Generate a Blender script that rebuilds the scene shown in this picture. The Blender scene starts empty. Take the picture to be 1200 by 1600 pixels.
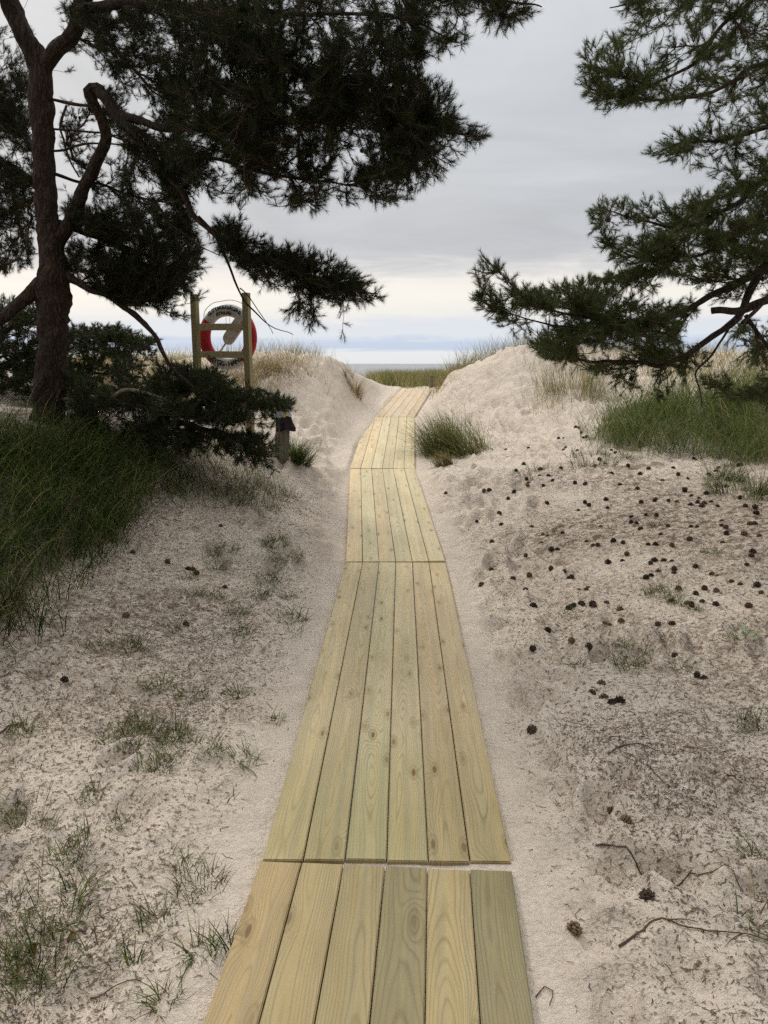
import bpy, bmesh, math, random
import numpy as np
from mathutils import Vector, Matrix
random.seed(7); RNG = np.random.default_rng(7)
C = bpy.context.scene.collection
SC = bpy.context.scene
R = math.radians

# ------------------------------------------------------------------ camera
CAM_H = 1.6; PITCH = math.atan2(232, 1200)
cam_d = bpy.data.cameras.new('camera'); cam = bpy.data.objects.new('camera', cam_d); C.objects.link(cam)
cam_d.sensor_fit = 'VERTICAL'; cam_d.sensor_height = 36; cam_d.lens = 27.0
cam_d.clip_start = 0.05; cam_d.clip_end = 20000
cam.location = (0, 0, CAM_H); cam.rotation_euler = (math.pi/2 - PITCH, 0, 0)
SC.camera = cam

# ------------------------------------------------------------------ node helpers
def srgb(r, g, b):
    f = lambda c: (c/255/12.92) if c/255 <= .04045 else ((c/255+.055)/1.055)**2.4
    return (f(r), f(g), f(b))
class NT:
    def __init__(s, nt): s.nt = nt; nt.nodes.clear()
    def n(s, typ, ins=None, **kw):
        nd = s.nt.nodes.new(typ)
        for k, v in kw.items(): setattr(nd, k, v)
        for k, v in (ins or {}).items(): s.set(nd.inputs[k], v)
        return nd
    def set(s, sock, v):
        if isinstance(v, bpy.types.NodeSocket): s.nt.links.new(v, sock)
        else:
            if hasattr(sock.default_value, '__len__') and hasattr(v, '__len__') and len(sock.default_value) == 4 and len(v) == 3: v = (*v, 1)
            sock.default_value = v
    def m(s, op, a, b=None, c=None, clamp=False):
        nd = s.nt.nodes.new('ShaderNodeMath'); nd.operation = op; nd.use_clamp = clamp
        s.set(nd.inputs[0], a)
        if b is not None: s.set(nd.inputs[1], b)
        if c is not None: s.set(nd.inputs[2], c)
        return nd.outputs[0]
    def v(s, op, a, b=None):
        nd = s.nt.nodes.new('ShaderNodeVectorMath'); nd.operation = op
        s.set(nd.inputs[0], a)
        if b is not None: s.set(nd.inputs[1], b)
        return nd.outputs[0]
    def mix(s, f, a, b, bt='MIX'):
        nd = s.nt.nodes.new('ShaderNodeMix'); nd.data_type = 'RGBA'; nd.blend_type = bt
        s.set(nd.inputs[0], f); s.set(nd.inputs[6], a); s.set(nd.inputs[7], b)
        return nd.outputs[2]
    def ramp(s, f, stops, interp='LINEAR'):
        nd = s.nt.nodes.new('ShaderNodeValToRGB'); cr = nd.color_ramp; cr.interpolation = interp
        while len(cr.elements) < len(stops): cr.elements.new(0.5)
        for e, (p, c) in zip(cr.elements, sorted(stops, key=lambda t: t[0])):
            e.position = p; e.color = (*c, 1) if hasattr(c, '__len__') else (c, c, c, 1)
        s.set(nd.inputs[0], f); return nd.outputs[0]
    def noise(s, vec, scale, detail=4, rough=.55, dist=0, col=False):
        nd = s.n('ShaderNodeTexNoise', {'Vector': vec, 'Scale': scale, 'Detail': detail, 'Roughness': rough, 'Distortion': dist})
        return nd.outputs[1] if col else nd.outputs[0]
    def mapr(s, f, a, b, c=0., d=1.):
        nd = s.n('ShaderNodeMapRange', {0: f, 1: a, 2: b, 3: c, 4: d}); return nd.outputs[0]
    def sep(s, v): 
        o = s.n('ShaderNodeSeparateXYZ', {0: v}).outputs; return o[0], o[1], o[2]
    def comb(s, x, y, z): return s.n('ShaderNodeCombineXYZ', {0: x, 1: y, 2: z}).outputs[0]
def material(name):
    m = bpy.data.materials.new(name); m.use_nodes = True; return m, NT(m.node_tree)
def finish(t, color, rough=.8, bump=None, bstr=.5, bdist=.01, spec=.3, extra=None):
    ins = {'Base Color': color, 'Roughness': rough, 'Specular IOR Level': spec}
    if extra: ins.update(extra)
    b = t.n('ShaderNodeBsdfPrincipled', ins)
    if bump is not None:
        bn = t.n('ShaderNodeBump', {'Height': bump, 'Strength': bstr, 'Distance': bdist}); t.set(b.inputs['Normal'], bn.outputs[0])
    o = t.n('ShaderNodeOutputMaterial', {0: b.outputs[0]}); return b

# ------------------------------------------------------------------ world: overcast sky, brighter band above the sea
SUN_EL, SUN_AZ = 36, -34      # degrees, azimuth from +Y towards +X (negative: to the left)
w = bpy.data.worlds.new('World'); SC.world = w; w.use_nodes = True
t = NT(w.node_tree)
sky = t.n('ShaderNodeTexSky', sky_type='NISHITA', sun_disc=False)
sky.sun_elevation = R(SUN_EL); sky.sun_rotation = R(SUN_AZ); sky.air_density = 1.5; sky.dust_density = 3
d = t.n('ShaderNodeTexCoord').outputs['Generated']
dx, dy, dz = t.sep(d)
zc = t.m('MAXIMUM', dz, 0.0)
den = t.m('ADD', zc, 0.10)
cu = t.m('DIVIDE', dx, den); cv = t.m('DIVIDE', dy, den)
cp = t.comb(cu, cv, 0.0)
elev = t.m('MULTIPLY', t.m('ARCSINE', zc), 57.2958)
streak = t.noise(t.comb(t.m('MULTIPLY', dx, 3.0), t.m('MULTIPLY', dy, 3.0), t.m('MULTIPLY', dz, 17)), 2.3, 5, .6, .8)
streak2 = t.noise(t.comb(t.m('MULTIPLY', dx, 5), t.m('MULTIPLY', dy, 5), t.m('MULTIPLY', dz, 90)), 1.7, 5, .6, .8)
big = t.noise(cp, 0.9, 6, .58, .7)
wob = t.m('ADD', t.m('MULTIPLY', t.m('SUBTRACT', streak, .5), t.mapr(elev, 0, 7, .6, 3.6)), t.m('MULTIPLY', t.m('SUBTRACT', streak2, .5), t.mapr(elev, 0, 6, .5, 1.6)))
e2 = t.m('ADD', elev, wob)
S = lambda *c: srgb(*c)
k = 1/30.
low = t.ramp(t.m('MULTIPLY', e2, k), [(0, S(236,240,243)), (.75*k, S(238,241,243)), (1.05*k, S(203,217,238)), (1.55*k, S(204,218,240)), (2.0*k, S(228,235,243)),
     (2.8*k, S(227,233,242)), (3.4*k, S(243,242,240)), (4.8*k, S(252,248,240)), (5.8*k, S(246,241,236)), (6.7*k, S(222,221,222)), (7.6*k, S(202,203,209)), (8.6*k, S(195,197,203)), (10*k, S(199,201,206)), (13*k, S(203,205,209)), (18*k, S(208,211,215)), (24*k, S(221,222,225)), (1, S(226,227,230))])
hi = t.m('MULTIPLY', t.mapr(elev, 24, 65, 1.0, 3.1), t.mapr(dy, -.5, .25, .5, 1.0))
var = t.mapr(big, .3, .7, .86, 1.14)
var = t.m('MULTIPLY', t.m('ADD', t.m('MULTIPLY', t.m('SUBTRACT', var, 1.0), t.mapr(elev, 4, 11, 0.0, 1.0)), 1.0), hi)
cl = t.v('SCALE', low); cl.node.inputs['Scale'].default_value = 1
t.nt.links.new(t.m('MULTIPLY', var, 7.35), cl.node.inputs['Scale'])
tot = t.mix(0.06, cl, sky.outputs[0])
bg = t.n('ShaderNodeBackground', {'Color': tot, 'Strength': 0.1})
t.n('ShaderNodeOutputWorld', {0: bg.outputs[0]})
sl = bpy.data.lights.new('sun', 'SUN'); sl.energy = 1.35; sl.angle = R(10); sl.color = (1, .955, .88)
so = bpy.data.objects.new('sun', sl); C.objects.link(so)
az = R(SUN_AZ); el = R(SUN_EL)
sv = Vector((math.sin(az)*math.cos(el), math.cos(az)*math.cos(el), math.sin(el)))
so.rotation_euler = sv.to_track_quat('Z', 'Y').to_euler(); so.location = sv*30
SC.view_settings.view_transform = 'Standard'; SC.view_settings.look = 'None'
SC.view_settings.exposure = 0.42; SC.view_settings.gamma = 1.0; SC.view_settings.use_curve_mapping = False
SC.cycles.max_bounces = 6; SC.cycles.use_denoising = False

# ------------------------------------------------------------------ photo geometry helpers: pixel + distance -> world
cp_, sp_ = math.cos(PITCH), math.sin(PITCH)
def at(px, py, Y):
    rx = (px-600)/1200; ry = (800-py)/1200
    dyy = cp_ + ry*sp_; s = Y/dyy
    return np.array([rx*s, Y, CAM_H + s*(-sp_ + ry*cp_)])
def project(P):
    P = np.atleast_2d(P); x = P[:, 0]; y = P[:, 1]; z = P[:, 2]-CAM_H
    dep = np.maximum(y*cp_ - z*sp_, 1e-3); v = y*sp_ + z*cp_
    return np.stack([600+1200*x/dep, 800-1200*v/dep], 1)
def in_poly(p, poly):
    poly = np.asarray(poly, float); x, y = p[:, 0], p[:, 1]; r = np.zeros(len(p), bool)
    j = len(poly)-1
    for i in range(len(poly)):
        xi, yi = poly[i]; xj, yj = poly[j]
        c = ((yi > y) != (yj > y)) & (x < (xj-xi)*(y-yi)/((yj-yi) if yj != yi else 1e-9)+xi)
        r ^= c; j = i
    return r
_perm = RNG.integers(0, 2**31, (3, 256))
def vnoise(x, y, seed=0):
    x = np.asarray(x, float)+seed*17.3; y = np.asarray(y, float)+seed*9.1
    xi = np.floor(x).astype(np.int64); yi = np.floor(y).astype(np.int64); fx = x-xi; fy = y-yi
    def h(a, b):
        v = (a*374761393 + b*668265263 + seed*1442695) & 0xffffffff
        v = ((v ^ (v >> 13))*1274126177) & 0xffffffff
        return ((v ^ (v >> 16)) & 0xffff)/65535.
    u = fx*fx*fx*(fx*(fx*6-15)+10); w_ = fy*fy*fy*(fy*(fy*6-15)+10)
    return (h(xi, yi)*(1-u)+h(xi+1, yi)*u)*(1-w_) + (h(xi, yi+1)*(1-u)+h(xi+1, yi+1)*u)*w_ - .5
def fbm(x, y, o=4, seed=0):
    s = 0; a = 1
    for i in range(o): s = s+a*vnoise(x*2**i, y*2**i, seed+i); a *= .5
    return s

# ------------------------------------------------------------------ boardwalk panels (near centre, far centre: X, Y, H)
BW = 0.81
PANELS = [((-.235, -1.45, .02), (.004, 2.206, .02)),
          ((.008, 2.224, .019), (.096, 6.03, .02)),
          ((.096, 6.05, .02), (-.019, 9.46, .32)),
          ((-.022, 9.48, .32), (.121, 13.25, .70)),
          ((.118, 13.27, .70), (.63, 16.7, 1.07))]
def panel_frame(p):
    a = np.array(p[0]); b = np.array(p[1]); dd = b-a; L = math.hypot(dd[0], dd[1])
    return a, b, dd[:2]/L, L
# ------------------------------------------------------------------ terrain
CP = []
def g(px, py, Y): v = at(px, py, Y); CP.append(tuple(v))
def gw(*a): CP.append(a)
g(470,553,13); g(520,560,14); g(562,577,15.5); g(600,594,16.6); g(400,556,12.6); g(330,560,13)
g(530,700,10.4); g(480,700,9.8); g(460,760,8.0); g(250,780,6.3); g(300,800,6.0); g(150,955,4.3); g(0,1020,3.7)
g(450,640,11.2); g(520,640,12.6); g(560,640,13.6); g(500,600,12.4); g(580,612,15); g(440,557,14); g(400,560,14); g(485,559,14.3); g(540,568,14.9); g(575,582,15.6); g(370,560,13.2); g(430,556,13.2)
g(435,715,8.3); g(340,760,6.9)
gw(-3.2,7.3,.98); gw(-4.5,9,1.2); gw(-7,12,1.5); gw(-7,7,1.3); gw(-4.5,4.5,.7); gw(-4,2.5,.35); gw(-1.95,9.1,.98); gw(-3,11,1.35)
gw(-6,16,1.5); gw(-2,16,1.35); gw(-1.5,19,1.1); gw(-.5,15.6,1.2)
g(810,548,14); g(720,577,15); g(692,596,16.2); g(700,640,13); g(750,740,8.5); g(900,640,11.5); g(900,700,9.5)
g(1100,700,9); g(1100,640,10.5); g(1120,600,13); g(800,600,13); g(1000,900,5); g(1150,900,4.8); g(800,900,5.6); g(1000,1200,2.7); g(1150,1500,1.75)
g(1000,560,17); g(1150,556,17); gw(2.5,18,1.45); gw(6,22,1.3)
gw(6,8,.95); gw(6,4,.5); gw(4,2,.25); gw(3,0,.12); gw(-3,0,.1); gw(-2,2,.05); gw(-1.2,3.6,.03); gw(-.8,1,.0); gw(.8,1,.0); gw(1.2,3.6,.03); gw(-1.1,5.5,.16)
gw(0,-3,0); gw(6,-5,.3); gw(-6,-5,.3)
for y, h in ((-2,0),(0,0),(2,0),(4,0),(6.03,0),(7.8,.15),(9.5,.3),(11.4,.49),(13.3,.68)):
    gw(.07 if y < 13 else .12, y, h)
gw(.63,16.7,1.05); gw(.8,18,.95); gw(0,19.5,.78); gw(2,20.5,.85); gw(0,24,.72); gw(3,27,.8); gw(-3,26,.85); gw(0,34,.70); gw(5,36,.75); gw(-6,34,.75)
gw(0,46,-.6); gw(12,50,-.6); gw(-12,50,-.6); gw(0,60,-2.6); gw(20,60,-2.6); gw(-20,60,-2.6)
gw(15,10,1.6); gw(-15,10,1.7); gw(18,25,1.5); gw(-18,25,1.5); gw(15,-8,.9); gw(-15,-8,.9); gw(0,-15,.2); gw(14,36,.9); gw(-14,36,.9)
CP = np.array(CP)
def _tps(r2): return np.where(r2 > 1e-12, r2*np.log(np.maximum(r2, 1e-12)), 0)
_n = len(CP)
_K = _tps(((CP[:, None, :2]-CP[None, :, :2])**2).sum(2)) + np.eye(_n)*.25
_P = np.c_[np.ones(_n), CP[:, :2]]
_A = np.block([[_K, _P], [_P.T, np.zeros((3, 3))]])
_W = np.linalg.solve(_A, np.r_[CP[:, 2], 0, 0, 0])
_dents = []
def _add_dents(n, x0, x1, y0, y1, s):
    for _ in range(n): _dents.append((random.uniform(x0, x1), random.uniform(y0, y1), random.uniform(-.5, .5)+(math.pi/2 if random.random() < .2 else 0), random.uniform(.7, 1.15)*s, random.uniform(.026, .055)))
_add_dents(90, -1.3, -.4, 5.5, 11, 1); _add_dents(60, -2.0, -.2, 10, 14.5, 1.1)
_add_dents(110, .55, 1.5, 3.8, 10.5, 1); _add_dents(70, .6, 2.6, 10, 15, 1.1); _add_dents(60, 1.5, 4.5, 8, 12, 1.1); _add_dents(60, -3, -.8, 11, 14, 1.2); _add_dents(35, .5, 1.0, 1.5, 4, .9); _add_dents(20, 1.0, 2.6, 1.6, 4, .9); _add_dents(16, -1.9, -.6, 1.6, 4, .9)
def sstep(a, b, x): u = np.clip((x-a)/(b-a), 0, 1); return u*u*(3-2*u)
def H(X, Y, fine=True):
    X = np.asarray(X, float).ravel(); Y = np.asarray(Y, float).ravel(); out = np.empty_like(X)
    for i in range(0, len(X), 40000):
        x = X[i:i+40000]; y = Y[i:i+40000]
        cx = np.clip(x, -22, 22); cy = np.clip(y, -14, 62)
        h = _tps((cx[:, None]-CP[None, :, 0])**2+(cy[:, None]-CP[None, :, 1])**2) @ _W[:_n] + _W[_n] + _W[_n+1]*cx + _W[_n+2]*cy
        h = np.where(y > 58, np.minimum(h, -2.5-(y-58)*.02), h)
        far = sstep(5, 12, np.hypot(x, y-4))
        h = h + .05*fbm(x*.9, y*.9, 3, 3)*(.6+.3*far) + .3*fbm(x*.25, y*.25, 2, 9)*sstep(14, 30, np.abs(x))
        if fine:
            h = h + .036*fbm(x*3.1, y*3.1, 3, 5) + .020*np.abs(fbm(x*8, y*8, 3, 11))
            rg = np.sin((x*.9+y*.25)*7+2.5*fbm(x*1.2, y*1.2, 2, 21))
            dn = sstep(7.5, 11, y)*sstep(.5, 1.2, np.abs(x-.1)); h = h + dn*(.075*fbm(x*2.3+y*.8, y*2.3, 4, 90) + .040*np.abs(fbm(x*6+y*2, y*6, 3, 95)))
            h = h + .02*(np.abs(fbm(x*5+y*2.5, y*3.2-x, 3, 97)))*sstep(.6, 1.4, x)*sstep(3.5, 5, y)
            h = h + .009*fbm(x*24, y*26, 2, 31)
            for (ax, ay, an, s, dp) in _dents:
                m = (np.abs(x-ax) < .35) & (np.abs(y-ay) < .35)
                if m.any():
                    ux = x[m]-ax; uy = y[m]-ay; ca, sa = math.cos(an), math.sin(an)
                    p = (ux*ca+uy*sa)/(.055*s); q = (-ux*sa+uy*ca)/(.12*s); r2 = p*p+q*q
                    h[m] += dp*(-np.exp(-r2*.8)+.55*np.exp(-((np.sqrt(r2)-1.7)**2)*3))
        mm = sstep(-1.55, -2.4, x+.32*(y-4.2))*sstep(3.0, 4.6, y)*sstep(8.5, 6.5, y)*sstep(-6, -4, x)
        h = h + .16*mm
        mb = sstep(3.0, 3.7, x+.25*(10-y))*sstep(8.9, 9.7, y)*sstep(14, 11, y); h = h + .16*mb
        # flatten under the boardwalk
        for ip, p in enumerate(PANELS):
            a, b, u, L = panel_frame(p)
            t_ = ((x-a[0])*u[0]+(y-a[1])*u[1])/L; lat = (x-a[0])*u[1]-(y-a[1])*u[0]
            o1 = np.maximum(np.abs(lat)-BW/2, 0); o2 = np.maximum(np.maximum(-t_, t_-1), 0)*L
            tc = np.clip(t_, 0, 1)
            dist = np.hypot(o1, o2)
            tgt = a[2]+(b[2]-a[2])*tc - .017 + .004*fbm(x*6, y*6, 2, 40)
            side = sstep(0, .05, dist)
            tgt = tgt - .012*(1-side)
            if ip < 2: tgt = np.where((y > 2.17) & (y < 2.26) & (lat > -.15), .006+.005*fbm(x*9, y*9, 2, 41), tgt)
            if ip >= 3:
                cov = (np.clip((tc-.35)*.26, 0, .16) if ip == 3 else .14+.03*np.sin(tc*9)) + .04*vnoise(y*2.5, x*0, 8)
                ll = lat+BW/2-cov     # negative: covered
                tgt = tgt + .055*sstep(.03, -.06, ll)*(lat < 0)
            wgt = 1-sstep(0.0, .26 if ip < 3 else .5, np.maximum(dist-.02, 0))
            h = h*(1-wgt)+tgt*wgt
        out[i:i+40000] = h
    return out
def hit(px, py):
    rx = (px-600)/1200; ry = (800-py)/1200
    s = np.concatenate([np.arange(1.2, 8, .04), np.arange(8, 30, .12)])
    d_ = np.array([rx, cp_+ry*sp_, -sp_+ry*cp_]); P = s[:, None]*d_+np.array([0, 0, CAM_H])
    hh = H(P[:, 0], P[:, 1], False); k_ = np.argmax(P[:, 2] < hh)
    if k_ == 0: return P[-1]
    a = P[k_-1]; b = P[k_]; ga = a[2]-hh[k_-1]; gb = b[2]-hh[k_]; q = a+(b-a)*ga/(ga-gb)
    q[2] = H(q[:1], q[1:2])[0]; return q

def axis_lines(near, fn, lo, hi):
    v = [0.0]
    while v[-1] < hi: v.append(v[-1]+fn(v[-1]))
    u = [0.0]
    while u[-1] > lo: u.append(u[-1]-fn(u[-1]))
    return np.array(u[:0:-1]+v)
xs = axis_lines(0, lambda x: max(.0135, .0105*abs(x)) if abs(x) < 14 else .08*abs(x), -600, 600)
ys = axis_lines(0, lambda y: (max(.016, .0095*abs(y)) if y > .9 else .04) if -3 < y < 62 else .08*abs(y), -600, 75)
GX, GY = np.meshgrid(xs, ys)
def mesh_np(name, verts, faces, mat=None, smooth=True, cols=None, link=True, parent=None):
    """verts (N,3), faces (M,k) array with a constant number of corners"""
    me = bpy.data.meshes.new(name); verts = np.ascontiguousarray(verts, np.float32); faces = np.ascontiguousarray(faces, np.int32)
    me.vertices.add(len(verts)); me.vertices.foreach_set('co', verts.ravel())
    nf, kk = faces.shape
    me.loops.add(nf*kk); me.loops.foreach_set('vertex_index', faces.ravel())
    me.polygons.add(nf); me.polygons.foreach_set('loop_start', np.arange(0, nf*kk, kk, dtype=np.int32))
    if cols is not None:
        ca = me.color_attributes.new('col', 'FLOAT_COLOR', 'POINT')
        cc = np.ones((len(verts), 4), np.float32); cc[:, :3] = cols; ca.data.foreach_set('color', cc.ravel())
    me.update(calc_edges=True)
    me.polygons.foreach_set('use_smooth', np.full(nf, smooth, bool))
    if mat: me.materials.append(mat)
    o = bpy.data.objects.new(name, me)
    if link: C.objects.link(o)
    if parent: o.parent = parent
    return o
def tag(o, label=None, cat=None, group=None, kind=None):
    for k_, v_ in (('label', label), ('category', cat), ('group', group), ('kind', kind)):
        if v_: o[k_] = v_
    return o
def empty(name, loc, rz=0):
    o = bpy.data.objects.new(name, None); o.empty_display_size = .1; C.objects.link(o); o.location = loc; o.rotation_euler = (0, 0, rz); return o
def bm_obj(name, bm, mat, parent=None, smooth=False):
    me = bpy.data.meshes.new(name); bm.normal_update(); bm.to_mesh(me); bm.free()
    if smooth: me.polygons.foreach_set('use_smooth', np.full(len(me.polygons), True))
    me.materials.append(mat); o = bpy.data.objects.new(name, me); C.objects.link(o)
    if parent: o.parent = parent
    return o
def bm_box(bm, c, s, bevel=.004, rot=None):
    r = bmesh.ops.create_cube(bm, size=1); vs = r['verts']
    bmesh.ops.scale(bm, vec=s, verts=vs)
    if bevel:
        es = {e for v_ in vs for e in v_.link_edges}
        rb = bmesh.ops.bevel(bm, geom=list(es), offset=bevel, segments=2, affect='EDGES', profile=.6)
        vs = list({v_ for f in rb['faces'] for v_ in f.verts} | {v_ for v_ in vs if v_.is_valid})
    M = Matrix.Translation(c) @ (rot.to_4x4() if rot is not None else Matrix.Identity(4))
    bmesh.ops.transform(bm, matrix=M, verts=vs)

# sand material
m_sand, t = material('sand')
co = t.n('ShaderNodeTexCoord').outputs['Object']
litter = t.n('ShaderNodeAttribute', attribute_name='col').outputs['Color']
lr, lg, lb = t.sep(litter)
n1 = t.noise(co, 1.3, 5, .6); n2 = t.noise(co, 9, 5, .65); n3 = t.noise(co, 220, 2, .6); n4 = t.noise(co, 45, 4, .7, .4)
base = t.mix(t.mapr(n1, .3, .7), (.60, .51, .41), (.67, .58, .475))
base = t.mix(t.mapr(n2, .35, .68), base, (.54, .455, .36))
base = t.mix(t.m('MULTIPLY', t.mapr(n3, .56, .72), .35), base, (.30, .25, .20))
spots = t.m('MULTIPLY', t.mapr(n4, .54, .62), t.m('MULTIPLY', lr, 1.0), clamp=True)
base = t.mix(spots, base, (.14, .10, .07))
n5 = t.noise(co, 14, 6, .7, .6)
base = t.mix(t.m('MULTIPLY', t.mapr(n5, .46, .60), t.m('MULTIPLY', lg, 1.0), clamp=True), base, (.16, .11, .075))
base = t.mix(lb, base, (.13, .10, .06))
hgt = t.m('ADD', t.m('MULTIPLY', n4, .5), t.m('ADD', t.m('MULTIPLY', n2, 1.2), t.m('MULTIPLY', n3, .12)))
finish(t, base, .95, hgt, .9, .03, .15)

P2 = np.c_[GX.ravel(), GY.ravel()]
GZ = H(P2[:, 0], P2[:, 1])
verts = np.c_[P2, GZ]; pxy = project(verts); _jx = np.c_[fbm(P2[:, 0]*3, P2[:, 1]*3, 4, 70), fbm(P2[:, 0]*3, P2[:, 1]*3, 4, 80)]; pxy = pxy + _jx*70
# litter density: r = fine dark bits, g = brown patches, b = soil under dense grass
X_, Y_ = P2[:, 0], P2[:, 1]
dpath = np.full(len(X_), 9.)
for p in PANELS:
    a, b, u, L = panel_frame(p); tt = ((X_-a[0])*u[0]+(Y_-a[1])*u[1]); lat = (X_-a[0])*u[1]-(Y_-a[1])*u[0]
    dpath = np.minimum(dpath, np.hypot(np.maximum(np.abs(lat)-BW/2, 0), np.maximum(np.maximum(-tt, tt-L), 0)))
lit = np.zeros((len(X_), 3))
nearz = sstep(9.5, 6.5, Y_)
lit[:, 0] = sstep(.03, .4, dpath)*nearz*.95
lit[:, 1] = sstep(.3, 1.0, dpath)*sstep(11, 7.5, Y_)*np.clip(.5+1.5*fbm(X_*1.1, Y_*1.1, 3, 60), 0, 1)*(.55+.4*sstep(3, 5.5, Y_))
def poly_mask(poly, soft=0): return in_poly(pxy, poly) & (Y_ > .5)
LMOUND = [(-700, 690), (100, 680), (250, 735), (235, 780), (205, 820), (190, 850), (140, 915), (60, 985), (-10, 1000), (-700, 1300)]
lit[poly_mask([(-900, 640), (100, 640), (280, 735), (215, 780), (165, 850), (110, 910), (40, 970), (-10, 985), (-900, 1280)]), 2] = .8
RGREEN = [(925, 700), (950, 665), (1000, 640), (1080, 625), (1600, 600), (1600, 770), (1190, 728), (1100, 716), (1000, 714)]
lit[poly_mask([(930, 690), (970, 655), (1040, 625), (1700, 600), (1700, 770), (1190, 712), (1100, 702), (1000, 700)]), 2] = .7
lit[Y_ > 40, 1] = 0
nx, ny = len(xs), len(ys)
ii = (np.arange(ny-1)[:, None]*nx+np.arange(nx-1)[None]).ravel()
ground = mesh_np('ground', verts, np.c_[ii, ii+1, ii+nx+1, ii+nx], m_sand, True, lit)
tag(ground, 'pale sandy ground rising into dunes on both sides of the boardwalk', None, None, 'structure')

# sea
m_sea, t = material('sea_water')
co = t.n('ShaderNodeTexCoord').outputs['Object']
sx, sy, sz = t.sep(co)
wv = t.noise(t.comb(t.m('MULTIPLY', sx, .12), t.m('MULTIPLY', sy, .5), 0.0), 1.0, 5, .6)
foam = t.m('MULTIPLY', t.mapr(t.noise(t.comb(t.m('MULTIPLY', sx, .02), t.m('MULTIPLY', sy, .12), 0.0), 1.0, 4, .6), .60, .66), t.mapr(sy, 120, 260, 1.0, 0.0), clamp=True)
finish(t, t.mix(foam, (.20, .205, .20), (.75, .76, .76)), .28, wv, .6, .6, .4)
sea = mesh_np('sea', np.array([[-9000, 52, -2.2], [9000, 52, -2.2], [9000, 15000, -2.2], [-9000, 15000, -2.2]]), np.array([[0, 1, 2, 3]]), m_sea, False)
tag(sea, 'grey sea reaching the horizon beyond the dune gap', None, None, 'structure')

# ------------------------------------------------------------------ boardwalk
m_wood, t = material('pale_pine_plank')
oi = t.n('ShaderNodeObjectInfo'); rnd = oi.outputs['Random']; tint = oi.outputs['Color']; damp = oi.outputs['Alpha']
co = t.n('ShaderNodeTexCoord').outputs['Object']
x, y, z = t.sep(co)
ro = t.m('MULTIPLY', rnd, 91.7)
yy = t.m('ADD', y, ro)
wand = t.noise(t.comb(ro, t.m('MULTIPLY', yy, .55), 0.0), 1.0, 2, .5)
wand2 = t.noise(t.comb(t.m('ADD', ro, 13.0), t.m('MULTIPLY', yy, .45), 3.0), 1.0, 2, .5)
warp = t.noise(t.comb(t.m('MULTIPLY', x, 5), t.m('MULTIPLY', yy, 1.4), ro), 1.0, 3, .5)
kv = t.n('ShaderNodeTexVoronoi', {'Vector': t.comb(t.m('ADD', t.m('MULTIPLY', x, 9), ro), t.m('MULTIPLY', yy, 2.6), 0.0), 'Scale': 1.0, 'Randomness': 1.0}, voronoi_dimensions='2D')
kd = kv.outputs['Distance']; kr, kg, kb = t.sep(kv.outputs['Color'])
kon = t.m('GREATER_THAN', kr, .40)
kp = t.m('MULTIPLY', kon, t.m('EXPONENT', t.m('MULTIPLY', t.m('MULTIPLY', kd, kd), -14)))
xx = t.m('ADD', x, t.m('MULTIPLY', t.m('SUBTRACT', wand, .5), .22))
zz = t.m('ADD', .012, t.m('MULTIPLY', t.m('ABSOLUTE', t.m('SUBTRACT', wand2, .45)), .32))
rr = t.m('SQRT', t.m('ADD', t.m('MULTIPLY', xx, xx), t.m('MULTIPLY', zz, zz)))
rr = t.m('ADD', rr, t.m('MULTIPLY', kp, .034)); rr = t.m('ADD', rr, t.m('MULTIPLY', warp, .030))
ring = t.m('ADD', t.m('MULTIPLY', t.m('SINE', t.m('MULTIPLY', rr, 780)), .5), .5)
ring = t.m('POWER', ring, 4.5)
ring2 = t.noise(t.comb(t.m('MULTIPLY', rr, 320), t.m('MULTIPLY', yy, .6), ro), 1.0, 3, .6)
fib = t.noise(t.comb(t.m('MULTIPLY', x, 420), t.m('MULTIPLY', yy, 7), ro), 1.0, 3, .6)
stain = t.noise(t.comb(t.m('MULTIPLY', x, 6), t.m('MULTIPLY', yy, 1.3), t.m('ADD', ro, 4.0)), 1.0, 4, .6)
strp = t.noise(t.comb(t.m('MULTIPLY', x, 34), t.m('MULTIPLY', yy, .5), ro), 1.0, 2, .5)
stain2 = t.noise(t.comb(t.m('MULTIPLY', x, 22), t.m('MULTIPLY', yy, 4), t.m('ADD', ro, 7.0)), 1.0, 4, .65)
amt = t.m('MULTIPLY', ring, t.mapr(ring2, .3, .7, .25, .85))
c = t.mix(t.m('MULTIPLY', amt, .85), (1, 1, 1), (.42, .36, .24))
c = t.mix(t.mapr(fib, .3, .7, .0, .38), c, (.66, .60, .46))
c = t.mix(t.mapr(stain, .42, .68, 0.0, .6), c, (.69, .65, .53))
c = t.mix(t.mapr(strp, .40, .62, 0.0, .55), c, (1.12, 1.0, .80), 'MULTIPLY')
c = t.mix(t.mapr(strp, .55, .40, 0.0, .5), c, (.81, .80, .75), 'MULTIPLY')
c = t.mix(t.mapr(stain2, .52, .72, 0.0, .28), c, (.48, .47, .36))
kc = t.mapr(kd, .05, .10, 1.0, 0.0); kc = t.m('MULTIPLY', kon, kc, clamp=True)
kring = t.m('MULTIPLY', kon, t.mapr(t.m('ABSOLUTE', t.m('SUBTRACT', kd, .13)), 0.0, .05, .5, 0.0), clamp=True)
c = t.mix(kring, c, (.48, .42, .28)); c = t.mix(t.m('MULTIPLY', kc, t.mapr(kg, 0, 1, .35, .95)), c, (.30, .19, .10))
sandy = t.m('MULTIPLY', t.mapr(t.noise(t.comb(t.m('MULTIPLY', x, 300), t.m('MULTIPLY', y, 300), ro), 1.0, 1, .5), .68, .74), t.mapr(t.noise(co, 7, 3, .6), .5, .7, 0.0, .8), clamp=True)
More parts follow.
